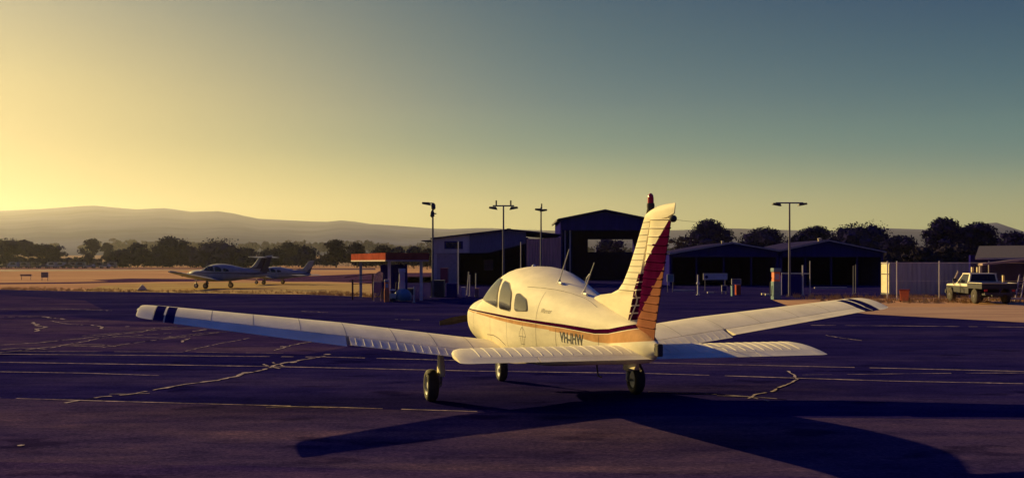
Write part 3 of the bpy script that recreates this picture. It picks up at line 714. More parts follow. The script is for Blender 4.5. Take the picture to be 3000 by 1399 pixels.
def make_tree(seed, h, wd, size, nclump, per, low=.3, flat=.55, leafm=m_leaf, trunks=1):
    """meshes for a tree of height h and crown width wd; returns (trunk mesh, crown mesh)"""
    rg = random.Random(seed); tb = MB(); cb = MB(); cl = []
    for i in range(nclump):
        a = i*2.399+rg.uniform(-.5,.5); t = (i+.5)/nclump; zz = low+(1-low-.10)*(t**.7); env = math.sin(math.pi*min(1, (zz-low)/(1-low)*.8+.2))**.6
        rr = rg.uniform(.15,1)*env*wd/2*.78
        cl.append((Vector((rr*math.cos(a), rr*math.sin(a), zz*h)), wd*rg.uniform(.13,.22)))
    cl.append((Vector((0, 0, h*.9)), wd*.17))
    for c, r in cl:
        n0 = len(cb.bm.verts); bmesh.ops.create_icosphere(cb.bm, subdivisions=2, radius=1, matrix=Matrix.Translation(c) @ Matrix.Diagonal((r*.52, r*.52, r*flat*.58, 1)))
        cb.bm.verts.ensure_lookup_table()
        for v_ in cb.bm.verts[n0:]: v_.co += Vector((rg.uniform(-1,1), rg.uniform(-1,1), rg.uniform(-1,1)))*r*.14
    for c, r in cl: leaves(cb, c, (r, r, r*flat*1.15), per, size, rg)
    for k in range(trunks):
        b0 = Vector(((k-(trunks-1)/2)*wd*.12, 0, -.3)); top = Vector((rg.uniform(-.08,.08)*wd, rg.uniform(-.08,.08)*wd, h*.75))
        mid = b0.lerp(top, .5)+Vector((rg.uniform(-.04,.04)*wd, 0, 0)); tb.tube([b0, b0.lerp(mid, .4), mid, top], [h*.028, h*.021, h*.016, h*.006], 7)
        for c, r in cl[k::trunks*2]:
            t0 = b0.lerp(top, rg.uniform(.35,.8)); tb.tube([t0, t0.lerp(c, .5)+Vector((0, 0, h*.02)), c], [h*.009, h*.006, h*.003], 5)
    t_ = tb.build('trunk', m_bark, weld=False); c_ = cb.build('crown', leafm, weld=False)
    bpy.context.scene.collection.objects.unlink(t_); bpy.context.scene.collection.objects.unlink(c_)
    return t_.data, c_.data
def tree(name, px, ytop, wpx, D, label, group, seed, ybase=None, low=.3, size=None, leafm=None, nclump=22, per=60, flat=.55, trunks=1, cat='tree'):
    X = (px-1500)*D/F; z0 = land(X, D); h = CH+(HZ-ytop)*D/F-z0; wd = wpx*D/F*1.6
    size = size or (.0010*D+.02 if D < 250 else .0011*D+.06)
    r_ = empty(name, (X, D, z0), rnd.uniform(0, 6.28), label, cat, group)
    tm, cm = make_tree(seed, h, wd, size, nclump, per, low, flat, leafm or m_leaf, trunks)
    for n_, me in (('trunk', tm), ('crown', cm)):
        o = bpy.data.objects.new(n_, me); C.objects.link(o); o.parent = r_
    return r_
gl = 'trees beyond the airfield'
tree('gum_tree', 22, 703, 92, 460, 'dark rounded tree at the left edge of the photo', gl, 1, low=.12)
tree('gum_tree', 71, 701, 44, 500, 'narrow dark tree with a bare forked trunk, second from the left edge', gl, 2, low=.5)
tree('gum_tree', 128, 716, 78, 470, 'low umbrella-shaped tree right of the forked trunk', gl, 3, low=.45, flat=.4)
tree('gum_tree', 160, 732, 34, 440, 'small low tree beside the umbrella-shaped one', gl, 33, low=.3)
tree('gum_tree', 268, 696, 50, 560, 'tall lone tree with sky showing through its crown', gl, 4, low=.25, nclump=16, per=46)
tree('gum_tree', 313, 708, 24, 700, 'small round tree just right of the tall lone tree', gl, 5, low=.3)
tree('gum_tree', 258, 744, 20, 420, 'tiny dark conical bush above the parked cars', gl, 34, low=.05, nclump=9)
tree('gum_tree', 402, 714, 66, 440, 'dark tree left of the tallest mid-field tree', gl, 6, low=.1)
tree('gum_tree', 352, 735, 60, 430, 'low dark tree at the end of the row of parked cars', gl, 35, low=.1)
tree('gum_tree', 497, 696, 92, 450, 'tall pointed dark tree left of the T-tailed aircraft', gl, 7, low=.08, nclump=30)
tree('gum_tree', 558, 722, 50, 430, 'dark tree between the tall pointed tree and the broad dome', gl, 36, low=.1)
tree('broad_tree', 632, 721, 128, 420, 'broad dense dome-shaped tree behind the T-tailed aircraft', gl, 8, low=.03, nclump=44, per=70, flat=.8)
tree('gum_tree', 722, 728, 70, 430, 'dark tree beside the broad dome, above the T-tail', gl, 37, low=.08)
tree('gum_tree', 800, 735, 90, 440, 'low dark tree behind the tail of the smaller aircraft', gl, 38, low=.08, leafm=m_leaf2)
tree('round_tree', 894, 726, 58, 410, 'round compact dark tree right of the smaller aircraft', gl, 9, low=.1, nclump=26, flat=.9)
tree('gum_tree', 848, 712, 60, 560, 'taller pale tree behind the round compact one', gl, 39, low=.2, leafm=m_leaf2)
tree('gum_tree', 985, 702, 66, 420, 'wide pale tree left of the fuel station', gl, 10, low=.2, leafm=m_leaf2)
tree('gum_tree', 1046, 711, 52, 400, 'tree above the left end of the fuel canopy', gl, 11, low=.2, leafm=m_leaf2)
tree('gum_tree', 1120, 722, 70, 380, 'low tree above the middle of the fuel canopy', gl, 40, low=.1, leafm=m_leaf2)
tree('gum_tree', 1168, 724, 46, 360, 'small tree above the right half of the fuel canopy', gl, 12, low=.2)
tree('gum_tree', 1213, 720, 44, 330, 'dark tree over the right end of the fuel canopy', gl, 13, low=.2)
tree('gum_tree', 1252, 728, 44, 300, 'tree squeezed between the fuel canopy and the left building', gl, 14, low=.1, leafm=m_leaf2)
gr_ = 'trees behind the hangars'
tree('gum_tree', 2074, 643, 118, 175, 'dark bushy tree just right of the tail fin', gr_, 50, low=.12, nclump=46, per=170)
tree('gum_tree', 1995, 688, 62, 230, 'pale thin tree between the fin and the dark bushy tree', gr_, 51, low=.3, nclump=14, per=34, leafm=m_leaf2)
tree('gum_tree', 2238, 668, 122, 180, 'round dark tree left of the right-hand lamp post', gr_, 52, low=.05, nclump=48, per=170)
tree('gum_tree', 2345, 682, 84, 185, 'dark tree directly behind the right-hand lamp post', gr_, 53, low=.05, nclump=36, per=80)
tree('gum_tree', 2392, 661, 96, 190, 'high-crowned tree behind the peak of the right hangar', gr_, 54, low=.05, nclump=48, per=170)
tree('gum_tree', 2510, 667, 150, 180, 'broad domed tree over the right slope of the right hangar', gr_, 55, low=.03, nclump=64, per=170, flat=.7)
tree('gum_tree', 2636, 690, 92, 170, 'spreading low tree above the sunlit container end', gr_, 56, low=.05, nclump=40, per=150)
tree('gum_tree', 2768, 634, 92, 165, 'tallest tree, standing above the pickup', gr_, 57, low=.1, nclump=60, per=170, trunks=2)
tree('gum_tree', 2862, 650, 104, 165, 'wide tree joined to the right side of the tallest one', gr_, 58, low=.08, nclump=52, per=170)
tree('gum_tree', 2972, 676, 96, 150, 'tree above the lean-to roof at the right edge', gr_, 59, low=.05, nclump=44, per=70)
tree('gum_tree', 1785, 700, 90, 210, 'tree seen through the opening of the big hangar', gr_, 60, low=.25, nclump=20, per=50)
for i, (px, yt, w_, lab) in enumerate([(2700,722,90,'low scrubby bush behind the container roof'),(2790,718,110,'tangle of scrub below the tallest tree'),(2600,742,70,'dark bush behind the right end of the hangars')]):
    tree('bush', px, yt, w_, 120, lab, 'bushes behind the container', 70+i, low=.02, nclump=22, per=60, leafm=m_leaf2, cat='bush')
# far-off woodland that reads as one mass
def wood(name, D0, D1, px0, px1, top, n, seed, m, size, label, gaps=()):
    rg = random.Random(seed); mb = MB()
    for i in range(n):
        px = rg.uniform(px0, px1); D = rg.uniform(D0, D1)
        if any(a < px < b for a, b in gaps) and rg.random() < .85: continue
        X = (px-1500)*D/F; z0 = land(X, D); yt = top+rg.uniform(-4,12)+4*nz(px*.013, .5); h = max(4, CH+(HZ-yt)*D/F-z0)
        for k in range(7):
            c = Vector((X+rg.uniform(-.32,.32)*h, D+rg.uniform(-3,3), z0+h*rg.uniform(.3,.92))); r = h*rg.uniform(.13,.24)
            leaves(mb, c, (r*1.2, r, r*.7), 16, size, rg)
        mb.mi = 0; mb.tube([(X, D, z0-1), (X, D, z0+h*.7)], h*.02, 5)
    return tag(mb.build(name, m, weld=False), label, 'woodland', kind='stuff')
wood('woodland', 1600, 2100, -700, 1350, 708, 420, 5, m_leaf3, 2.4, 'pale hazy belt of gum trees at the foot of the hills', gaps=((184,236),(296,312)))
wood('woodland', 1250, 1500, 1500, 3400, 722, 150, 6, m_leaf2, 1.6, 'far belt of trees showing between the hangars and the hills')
wood('scrub', 424, 448, -1200, 1300, 757, 330, 7, m_leaf, .6, 'dark low scrub along the far edge of the field')
wood('scrub', 520, 640, -1200, 1300, 748, 260, 9, m_leaf2, .9, 'paler scrub behind the dark low belt', gaps=((60,330),))

# ---------------------------------------------------------------- buildings
m_shed = mat('dark_steel_cladding', (.018,.014,.16), .9, spec=.1, var=.2, scale=.6, stretch=(4,4,.5))
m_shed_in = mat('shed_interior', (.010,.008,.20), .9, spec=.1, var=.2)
m_shed_l = mat('mauve_grey_cladding', (.45,.38,.45), .75, var=.15, scale=.7, stretch=(3,3,.5))
m_pink = mat('rusty_pink_cladding', (.62,.27,.27), .75, var=.25, scale=1.2, stretch=(6,6,.4))
m_roof = mat('roof_sheeting', (.035,.03,.10), .85, spec=.1, var=.25, scale=.8)
m_trim = mat('pale_roof_trim', (.42,.34,.38), .6, var=.15)
m_redf = mat('red_fascia', (.38,.085,.055), .8, spec=.1, var=.2, scale=2)
m_lorange = mat('orange_red_plastic', (.85,.20,.07), .5, var=.15)
m_teal = mat('teal_painted_steel', (.10,.20,.26), .5, var=.2)
m_grey = mat('grey_painted_board', (.45,.44,.52), .6, var=.12)
m_cream = mat('cream_painted_steel', (.75,.62,.42), .6, var=.1)
m_brick = mat('tan_masonry', (.45,.33,.19), .85, var=.25, scale=3)
def gable_outline(px, ys, D): return [P(a, b, D) for a, b in zip(px, ys)]
def corrug(mb, p0, p1, z0, z1, pitch=.2, amp=.03):
    """corrugated wall sheet from p0 to p1"""
    p0 = Vector(p0); p1 = Vector(p1); L = (p1-p0).length; d = (p1-p0)/L; nrm = Vector((d.y, -d.x, 0)); n = int(L/pitch*2); prev = None
    for i in range(n+1):
        q = p0+d*L*i/n+nrm*(amp if i % 2 else 0); v = (mb.bm.verts.new((q.x, q.y, z0)), mb.bm.verts.new((q.x, q.y, z1(i/n) if callable(z1) else z1)))
        if prev: mb.bm.faces.new((prev[0], v[0], v[1], prev[1])).material_index = mb.mi
        prev = v

# the big open hangar behind the fin
D = 110.; Db = 124.
hg = empty('hangar', (P(1771,770,D).x, D, 0), 0, 'tall dark open-fronted hangar directly behind the tail fin', 'hangar'); off = -hg.location
def hb(mb, name, m, **k):
    bmesh.ops.translate(mb.bm, verts=mb.bm.verts, vec=off); return mb.build(name, m, hg, **k)
xl, xa, xr = P(1642,0,D).x, P(1772,0,D).x, P(1903,0,D).x; ze, za = P(0,644,D).z, P(0,617,D).z
mb = MB(); mb.box(xl, D, 0, xl+.2, Db, ze); hb(mb, 'side_wall', m_shed)
mb = MB(); mb.box(xr-.2, D, 0, xr, Db, ze); hb(mb, 'side_wall', m_shed)
zh = P(0,674,D).z
mb = MB(); mb.prism([(xl+.2, D+.05, zh), (xr-.2, D+.05, zh), (xr-.2, D+.05, ze), (xa, D+.05, za-.12), (xl+.2, D+.05, ze)], (0, .12, 0)); hb(mb, 'front_gable', m_shed)
mb = MB()
for a, za_, b, zb_ in ((xl-.25, ze-.02, xa, za), (xa, za, xr+.25, ze-.02)): mb.prism([(a, D-.3, za_), (b, D-.3, zb_), (b, D-.3, zb_+.16), (a, D-.3, za_+.16)], (0, Db-D+.6, 0))
rf = hb(mb, 'roof', m_roof)
mb = MB(); mb.box(xl-.4, D-.42, ze-.12, xl-.25, Db+.3, ze+.08); mb2 = hb(mb, 'gutter', m_darkmetal)
oy0, oy1 = P(0,738,Db).z, P(0,701,Db).z; ox0, ox1 = P(1722,0,Db).x, P(1885,0,Db).x
mb = MB()
mb.box(xl+.2, Db-.2, 0, ox0, Db, ze); mb.box(ox1, Db-.2, 0, xr-.2, Db, ze); mb.box(ox0+.002, Db-.2, 0, ox1-.002, Db, oy0); mb.prism([(ox0+.002, Db-.2, oy1), (ox1-.002, Db-.2, oy1), (ox1-.002, Db-.2, ze), (xa, Db-.2, za-.12), (ox0+.002, Db-.2, ze)], (0, .2, 0))
hb(mb, 'back_wall', m_shed_in, weld=False)
for x in (xl+.45, xl+1.0): mb = MB(); mb.box(x, D+.3, 0, x+.15, D+.5, zh); hb(mb, 'door_post', m_shed_l)

# left workshop with the mauve upper wall
D = 86.; Db = 100.
hg = empty('workshop', (P(1450,770,D).x, D, 0), 0, 'mauve-grey workshop with high window and dark open bay left of big hangar', 'building'); off = -hg.location
X = lambda px: P(px, 0, D).x
Z = lambda y: P(0, y, D).z
def roofz(px): return lerp_tab([(1266,Z(700)),(1490,Z(674)),(1640,Z(689))], px)
mb = MB(); mb.prism([(X(1376), D, Z(741)), (X(1430), D, Z(740)), (X(1541), D, Z(713)), (X(1541), D, roofz(1541)), (X(1490), D, roofz(1490)), (X(1376), D, roofz(1376))], (0, .2, 0)); hb(mb, 'upper_wall', mat('dull_blue_cladding', (.10,.09,.22), .7, var=.15, stretch=(3,3,.5)))
mb = MB(); mb.prism([(X(1266), D-.05, Z(742)), (X(1375.5), D-.05, Z(740)), (X(1375.5), D-.05, roofz(1375.5)), (X(1266), D-.05, roofz(1266))], (0, .2, 0)); hb(mb, 'upper_wall', m_shed_l)
mb = MB(); mb.box(X(1280), D+.02, 0, X(1344), D+.2, Z(742)-.002); hb(mb, 'lower_wall', mat('dull_mauve_wall', (.30,.22,.30), .8, var=.15))
mb = MB(); mb.box(X(1268), D+.0, 0, X(1279.5), D+.25, Z(742.5)); hb(mb, 'corner_post', m_shed_l)
mb = MB(); mb.box(X(1302), D-.09, Z(729), X(1356), D-.052, Z(706)); wf = hb(mb, 'window', m_shed)
mb = MB(); mb.box(X(1306), D-.10, Z(726), X(1352), D-.092, Z(709)); hb(mb, 'pane', m_glass).parent = wf
mb = MB(); mb.mi = 0
mb.box(X(1266), D+.3, 0, X(1266)+.2, Db, Z(700)-.01); mb.box(X(1541), D+.2, 0, X(1541)+.2, Db, Z(695)); mb.box(X(1266)+.2, Db-.2, 0, X(1541), Db, Z(690)); hb(mb, 'back_wall', m_shed_in, weld=False)
mb = MB()
for a, b in ((1262,1490),(1490,1644)):
    za_, zb_ = lerp_tab([(1262,Z(700.5)),(1490,Z(674)),(1644,Z(689.4))], a), lerp_tab([(1262,Z(700.5)),(1490,Z(674)),(1644,Z(689.4))], b)
    mb.prism([(X(a), D-.25, za_+.004), (X(b), D-.25, zb_+.004), (X(b), D-.25, zb_+.12), (X(a), D-.25, za_+.12)], (0, Db-D+.4, 0))
rf = hb(mb, 'roof', m_roof)
mb = MB(); mb.box(X(1484), D+3, Z(673.5), X(1496), D+3.5, Z(665)); hb(mb, 'roof_vent', m_roof).parent = rf
mb = MB(); mb.prism([(X(1234), D-.6, Z(706)), (X(1265), D-.6, Z(709)), (X(1265), D-.6, Z(703)), (X(1240), D-.6, Z(704))], (0, 1.2, 0)); hb(mb, 'side_awning', m_darkmetal)
mb = MB(); mb.box(X(1412), D+6, Z(793), X(1441), D+6.1, Z(759)); hb(mb, 'added_bay_panel', m_shed_l)  # pale panel added inside the open bay
mb = MB(); corrug(mb, (X(1543), D-1.2, 0), (X(1641), D-1.2, 0), 0, lambda t: Z(702)-.0+(Z(696)-Z(702))*t, .24, .04); 
bmesh.ops.translate(mb.bm, verts=mb.bm.verts, vec=(0,0,0))
mb.box(X(1543), D-1.19, 0, X(1543)+.06, D+.2, Z(702)); mb.box(X(1543), D-1.1, Z(701), X(1641), D+.2, Z(700)); mb.box(X(1641)-.06, D-1.19, 0, X(1641), D+.2, Z(702))
hb(mb, 'corrugated_annex', m_pink, weld=False)

# twin-gabled hangars on the right
D = 85.; Db = 99.
for (pa, pk, pb, ya, yk, yb, lab, trim) in ((1962,2144,2283,744,712,736,'low dark gabled hangar right of the fin, with signboards in front', m_shed_l), (2286,2425,2590,735,705,739,'low dark gabled hangar with pale roof edge and a vent near its peak', m_trim)):
    hg = empty('hangar', (X(pk), D, 0), 0, lab, 'hangar', 'low gabled hangars'); off = -hg.location
    mb = MB(); mb.prism([(X(pa)+.15, D, Z(752)), (X(pb)-.15, D, Z(752)), (X(pb)-.15, D, Z(yb)-.05), (X(pk), D, Z(yk)-.05), (X(pa)+.15, D, Z(ya)-.05)], (0, .15, 0)); hb(mb, 'front_gable', m_shed)
    for x in (X(pa), X(pb)-.2): mb = MB(); mb.box(x, D+.16, 0, x+.2, Db, min(Z(ya), Z(yb))-.01); hb(mb, 'side_wall', m_shed)
    mb = MB(); mb.prism([(X(pa)+.2,Db-.2,0),(X(pb)-.2,Db-.2,0),(X(pb)-.2,Db-.2,Z(yb)-.02),(X(pk),Db-.2,Z(yk)-.02),(X(pa)+.2,Db-.2,Z(ya)-.02)], (0,.2,0)); hb(mb, 'back_wall', m_shed_in)
    mb = MB()
    for a, za_, b, zb_ in ((X(pa)-.1, Z(ya), X(pk), Z(yk)), (X(pk), Z(yk), X(pb)+.1, Z(yb))): mb.prism([(a, D-.3, za_), (b, D-.3, zb_), (b, D-.3, zb_+.1), (a, D-.3, za_+.1)], (0, Db-D+.5, 0))
    rf = hb(mb, 'roof', m_roof)
    mb = MB()
    for a, za_, b, zb_ in ((X(pa)-.1, Z(ya), X(pk), Z(yk)), (X(pk), Z(yk), X(pb)+.1, Z(yb))): mb.prism([(a, D-.34, za_-.03), (b, D-.34, zb_-.03), (b, D-.34, zb_+.07), (a, D-.34, za_+.07)], (0, .035, 0))
    hb(mb, 'roof_trim', trim).parent = rf
    if pa > 2000:
        mb = MB(); mb.disc((X(2408), D+.6, Z(710)), (0,0,1), [(0,.16),(.3,.16),(.3,.2),(.36,.2),(.4,.05)], 12); hb(mb, 'roof_vent', m_cream).parent = rf
    else:
        mb = MB(); mb.disc((X(2121), D+.6, Z(716)), (0,0,1), [(0,.1),(.25,.1),(.25,.14),(.32,.1)], 12); hb(mb, 'roof_vent', m_cream).parent = rf
    for k in range(1, 4):
        xx = X(pa)+(X(pb)-X(pa))*k/4; mb = MB(); mb.box(xx-.06, D+.2, 0, xx+.06, D+.32, Z(752)+.02); hb(mb, 'column', m_shed)
# a lower roofline linking the fin side (seen through the big hangar too)
# container with the sunlit end
D = 58.; X = lambda px: P(px, 0, D).x; Z = lambda y: P(0, y, D).z
hg = empty('storage_container', (X(2720), D, 0), 0, 'long low grey corrugated container with one bright sunlit end', 'container'); off = -hg.location
zt = Z(768)
mb = MB(); corrug(mb, (X(2608), D, 0), (X(2850), D, 0), .12, zt-.06, .26, .035); mb.box(X(2607), D+.06, .1, X(2850), D+1.3, zt-.07); hb(mb, 'side', mat('slate_corrugated_steel', (.38,.36,.40), .65, var=.2, scale=1, stretch=(5,5,.5)), weld=False)
mb = MB(); mb.box(X(2605.5), D-.03, zt-.06, X(2851), D+1.33, zt); hb(mb, 'top_rail', m_trim)
mb = MB(); mb.box(X(2606)-.01, D+.06, .18, X(2606)+.02, D+1.28, zt-.12); hb(mb, 'end_door', m_cream)
for z0_, z1_ in ((.06,.14),(1.25,1.29)): mb = MB(); mb.box(X(2606)-.04, D+.02, z0_, X(2606)-.012, D+1.3, z1_); hb(mb, 'crossbar', m_darkmetal)
# carport-style building at the right edge
D = 52.; X = lambda px: P(px, 0, D).x; Z = lambda y: P(0, y, D).z
hg = empty('shed_house', (X(2950), D, 0), 0, 'low building with a wide tan roof and open front at the right edge', 'building'); off = -hg.location
mr = mat('tan_roof_sheeting', (.095,.07,.062), .7, var=.2, scale=2, stretch=(6,1,1))
mb = MB(); mb.prism([(X(2830), D-1, Z(759)), (X(3200), D-1, Z(757)), (X(3200), D+5, Z(757)+.72), (X(3000), D+5, Z(757)+.68)], (0, 0, .06)); hb(mb, 'roof', mr, weld=False)
mb = MB(); mb.prism([(X(2832), D-1.04, Z(760)), (X(3200), D-1.04, Z(758)), (X(3200), D-1.04, Z(754)), (X(2832), D-1.04, Z(756))], (0, .038, 0)); hb(mb, 'fascia', m_trim)
mb = MB(); mb.prism([(X(2836), D-1.6, Z(777)), (X(2930), D-1.6, Z(767)), (X(2990), D-1.6, Z(759)), (X(2990), D-1.6, Z(757)), (X(2925), D-1.6, Z(761)), (X(2836), D-1.6, Z(771))], (0, .5, 0)); hb(mb, 'awning', mat('dusty_pink_sheeting', (.38,.25,.25), .7, var=.2))
mb = MB(); mb.box(X(2900), D+2.2, 0, X(3200), D+2.4, Z(757)+.2); hb(mb, 'back_wall', m_shed)
mb = MB(); mb.box(X(2839), D-1.2, .0, X(2839)+.1, D-1.1, Z(772)); mb.box(X(2848), D-1.0, .0, X(2848)+.05, D-.95, Z(772)); hb(mb, 'post', m_trim, weld=False)
for x0, x1, y0, y1 in ((2952,2957,806,826),(2860,2866,782,797),(2876,2884,782,797)): mb = MB(); mb.box(X(x0), D+.5, Z(y1), X(x1), D+.6, Z(y0)); hb(mb, 'wall_fitting', m_cream)
mb = MB(); mb.box(X(2992), D-1.9, 0, X(3080), D-1.4, Z(801)); hb(mb, 'masonry_pier', m_brick)
mb = MB(); mb.box(X(2984), D-2.0, Z(804), X(3080), D-1.3, Z(800.5)); hb(mb, 'ledge', m_cream)
mb = MB(); mb.box(X(2986), D-1.3, Z(800), X(2996), D-1.2, Z(759)); hb(mb, 'upper_post', m_trim)
mb = MB(); mb.box(X(3000), D-1.3, Z(800), X(3080), D-1.2, Z(776)); mb.box(X(3000), D-1.3, Z(766), X(3080), D-1.2, Z(759)); hb(mb, 'upper_wall', m_brick, weld=False)
mb = MB()
for dx in (0, .28): mb.tube([P(2973,884,49.5)+Vector((dx,0,.02)), P(2996,803,49.7)+Vector((dx,.3,0))], .035, 8)
for k in range(5):
    t = .15+.17*k; a = P(2973,884,49.5).lerp(P(2996,803,49.7)+Vector((0,.3,0)), t); mb.tube([a, a+Vector((.28,0,0))], .015, 6)
tag(mb.build('ladder', m_trim, weld=False), 'pale ladder leaning on the tan masonry at the right edge', 'ladder')
mb = MB(); mb.box(P(2934,0,49.5).x, 49.4, P(0,877,49.5).z, P(3100,0,49.5).x, 49.5, P(0,871,49.5).z)
mb.tube([(P(2940,0,49.5).x, 49.52, 0), (P(2940,0,49.5).x, 49.52, P(0,875,49.5).z)], .03, 6); mb.tube([(P(3060,0,49.5).x, 49.52, 0), (P(3060,0,49.5).x, 49.52, P(0,875,49.5).z)], .03, 6)
tag(mb.build('barrier_rail', m_cream, weld=False), 'low pale rail in front of the building at the right edge', 'rail')

# fuel station ------------------------------------------------------------------------------
nearc = P(1131,770,50); 
fs = empty('fuel_station', (nearc.x, nearc.y, 0), 0, 'small fuel station canopy with red fascia on pale posts', 'fuel station'); off = -fs.location
hg = fs
zc0, zc1 = P(0,763,50).z, P(0,740,50).z
A = Vector((nearc.x, 50, 0)); B = A+Vector((2.05,.75,0)); dl = Vector((-2.9,7.4,0)); 
def quadprism(mb, pts, z0, z1): mb.prism([(p.x, p.y, z0) for p in pts], (0, 0, z1-z0))
def off_in(t): 
    c = (A+B+A+dl+B+dl)/4; return [c+(p-c)*t for p in (A, B, B+dl, A+dl)]
mb = MB(); quadprism(mb, off_in(.985), zc0+.04, zc1-.05); hb(mb, 'canopy', m_darkmetal)
for a, b, m in ((A, B, m_redf), (A+dl, A, m_redf), (B, B+dl, m_redf)):
    d = (b-a).normalized(); n_ = Vector((d.y, -d.x, 0))*.03; mb = MB(); quadprism(mb, [a+n_, b+n_, b, a], zc0, zc1); f_ = hb(mb, 'fascia', m)
    mb = MB(); quadprism(mb, [a+n_*1.4, b+n_*1.4, b+n_*1.02, a+n_*1.02], zc0-.03, zc0+.035); hb(mb, 'fascia_edge', mat('pink_white_edge', (.55,.38,.36), .6)).parent = f_
for p in (A+(B-A)*.12+dl*.05, A+(B-A)*.88+dl*.05, A+(B-A)*.12+dl*.85, A+(B-A)*.88+dl*.85):
    mb = MB(); mb.box(p.x-.07, p.y-.07, 0, p.x+.07, p.y+.07, zc0+.03); hb(mb, 'post', m_polepale)
mb = MB(); q = A+(B-A)*.3+dl*.3; mb.box(q.x-.35, q.y, 0, q.x+.9, q.y+1.6, zc0-.2); hb(mb, 'kiosk', m_shed)
mb = MB(); mb.box(q.x+.0, q.y-.03, P(0,828,52).z, q.x+.36, q.y-.003, zc0-.28-.0); 
hb(mb, 'kiosk_sign', m_shed_in)
def thing1(name, mb, m, label, cat, group=None, **k):
    return tag(mb.build(name, m, **k), label, cat, group)
def pump(px0, px1, yt, yb, D, label, body, top, head):
    x0, x1 = P(px0,0,D).x, P(px1,0,D).x; h = P(0,yt,D).z; r_ = empty('fuel_pump', ((x0+x1)/2, D, 0), R(8), label, 'fuel pump', 'fuel pumps'); w_ = (x1-x0)/2
    mb = MB(); mb.box(-w_, -.2, 0, w_, .2, h*.58); mb.build('cabinet', body, r_, bevel=.015)
    mb = MB(); mb.box(-w_*.85, -.17, h*.58+.002, w_*.85, .17, h*.88); mb.build('meter_panel', top, r_, bevel=.01)
    mb = MB(); mb.box(-w_*.6, -.18, h*.64, w_*.6, -.172, h*.82); mb.build('dial', m_shed_l, r_)
    mb = MB(); mb.box(-w_*1.05, -.22, h*.88+.002, w_*1.05, .22, h); mb.build('head', head, r_, bevel=.015)
    mb = MB(); mb.tube([(-w_-.02, -.02, h*.7), (-w_-.14, -.04, h*.55), (-w_-.16, -.04, h*.2), (-w_-.06, -.03, h*.12), (-w_-.03, -.03, h*.45)], .018, 8); mb.build('hose', m_black, r_, smooth=60)
pump(1168, 1187, 786, 862, 50.4, 'pale grey fuel pump under the red canopy', m_grey, m_grey, m_grey)
pump(2262, 2284, 785, 876, 52.5, 'teal fuel pump with an orange meter panel near the right-hand lamp post', m_teal, m_lorange, m_teal)
pump(1126, 1140, 818, 868, 49.3, 'narrow orange-red dispenser at the left post of the canopy', m_lorange, m_lorange, m_trim)
# bulging hose reel cover and the low white trolley beside it
p = P(1180,0,49.6); mb = MB(); mb.disc((p.x, 49.6, 0), (0,0,1), [(.06,.10),(.06,.40),(.2,.46),(.42,.42),(.58,.27),(.64,.1),(.65,0)], 20)
thing1('hose_reel_cover', mb, m_teal, 'rounded teal-grey hose reel cover at the foot of the pale pump', 'hose reel cover', smooth=50)
p = P(1150,0,49.2); tr = empty('hand_trolley', (p.x, 49.2, 0), R(20), 'small pale trolley with a white lid left of the rounded cover', 'trolley')
mb = MB(); mb.box(-.16,-.12,.16,.16,.12,.42); mb.build('tank', m_cream, tr, bevel=.04, smooth=40)
mb = MB(); mb.box(-.18,-.14,.56,.12,.14,.62); mb.build('lid', mat('white_plastic', (.8,.78,.74), .5), tr, bevel=.02)
mb = MB(); mb.tube([(-.12,0,.42),(-.12,0,.56)], .015, 6); mb.tube([(.08,0,.42),(.08,0,.56)], .015, 6); mb.build('frame', m_darkmetal, tr)
for sg in (-1, 1): mb = MB(); mb.disc((0, sg*.15, .1), (0,1,0), [(-.03,.0),(-.03,.1),(.03,.1),(.03,0)], 16); mb.build('wheel', m_black, tr)
# noticeboard and frame stand at the left of the station
p = P(1108,0,50.5); nb = empty('notice_stand', (p.x, 50.5, 0), R(10), 'tan notice lattice above a dark cabinet on legs, left of the canopy', 'stand')
mb = MB(); mb.prism([(-.24,0,1.0),(.22,0,1.0),(.24,0,1.42),(.05,0,1.52),(-.16,0,1.36)], (0,.05,0)); mb.build('board', mat('tan_notice_board', (.60,.44,.34), .8, var=.4, scale=9), nb)
mb = MB(); mb.box(-.24,.0,.42,.16,.3,.97); mb.build('cabinet', mat('purple_grey_paint', (.12,.09,.20), .6), nb, bevel=.01)
for x in (-.23,.12): mb = MB(); mb.box(x, .02, 0, x+.05, .07, .42); mb.build('leg', m_trim, nb)
fz = empty('rail_fence', (P(1062,0,52).x, 52, 0), 0, 'rusty two-post rail fence left of the fuel station', 'fence')
for px, yt in ((1033,818),(1092,801)):
    mb = MB(); x = P(px,0,52).x-fz.location.x; mb.box(x-.04,-.04,0,x+.04,.04,P(0,yt,52).z); mb.build('post', mat('rusty_steel', (.10,.04,.05), .8), fz)
for y0, y1, xx0 in ((812,801,1010),(822,819,1022),(831,829,1033)):
    mb = MB(); a = P(xx0,y0,52)-fz.location; b = P(1090,y1,52)-fz.location; mb.tube([a, b], .022, 6); mb.build('rail', mat('rusty_steel', (.1,.04,.05)), fz)

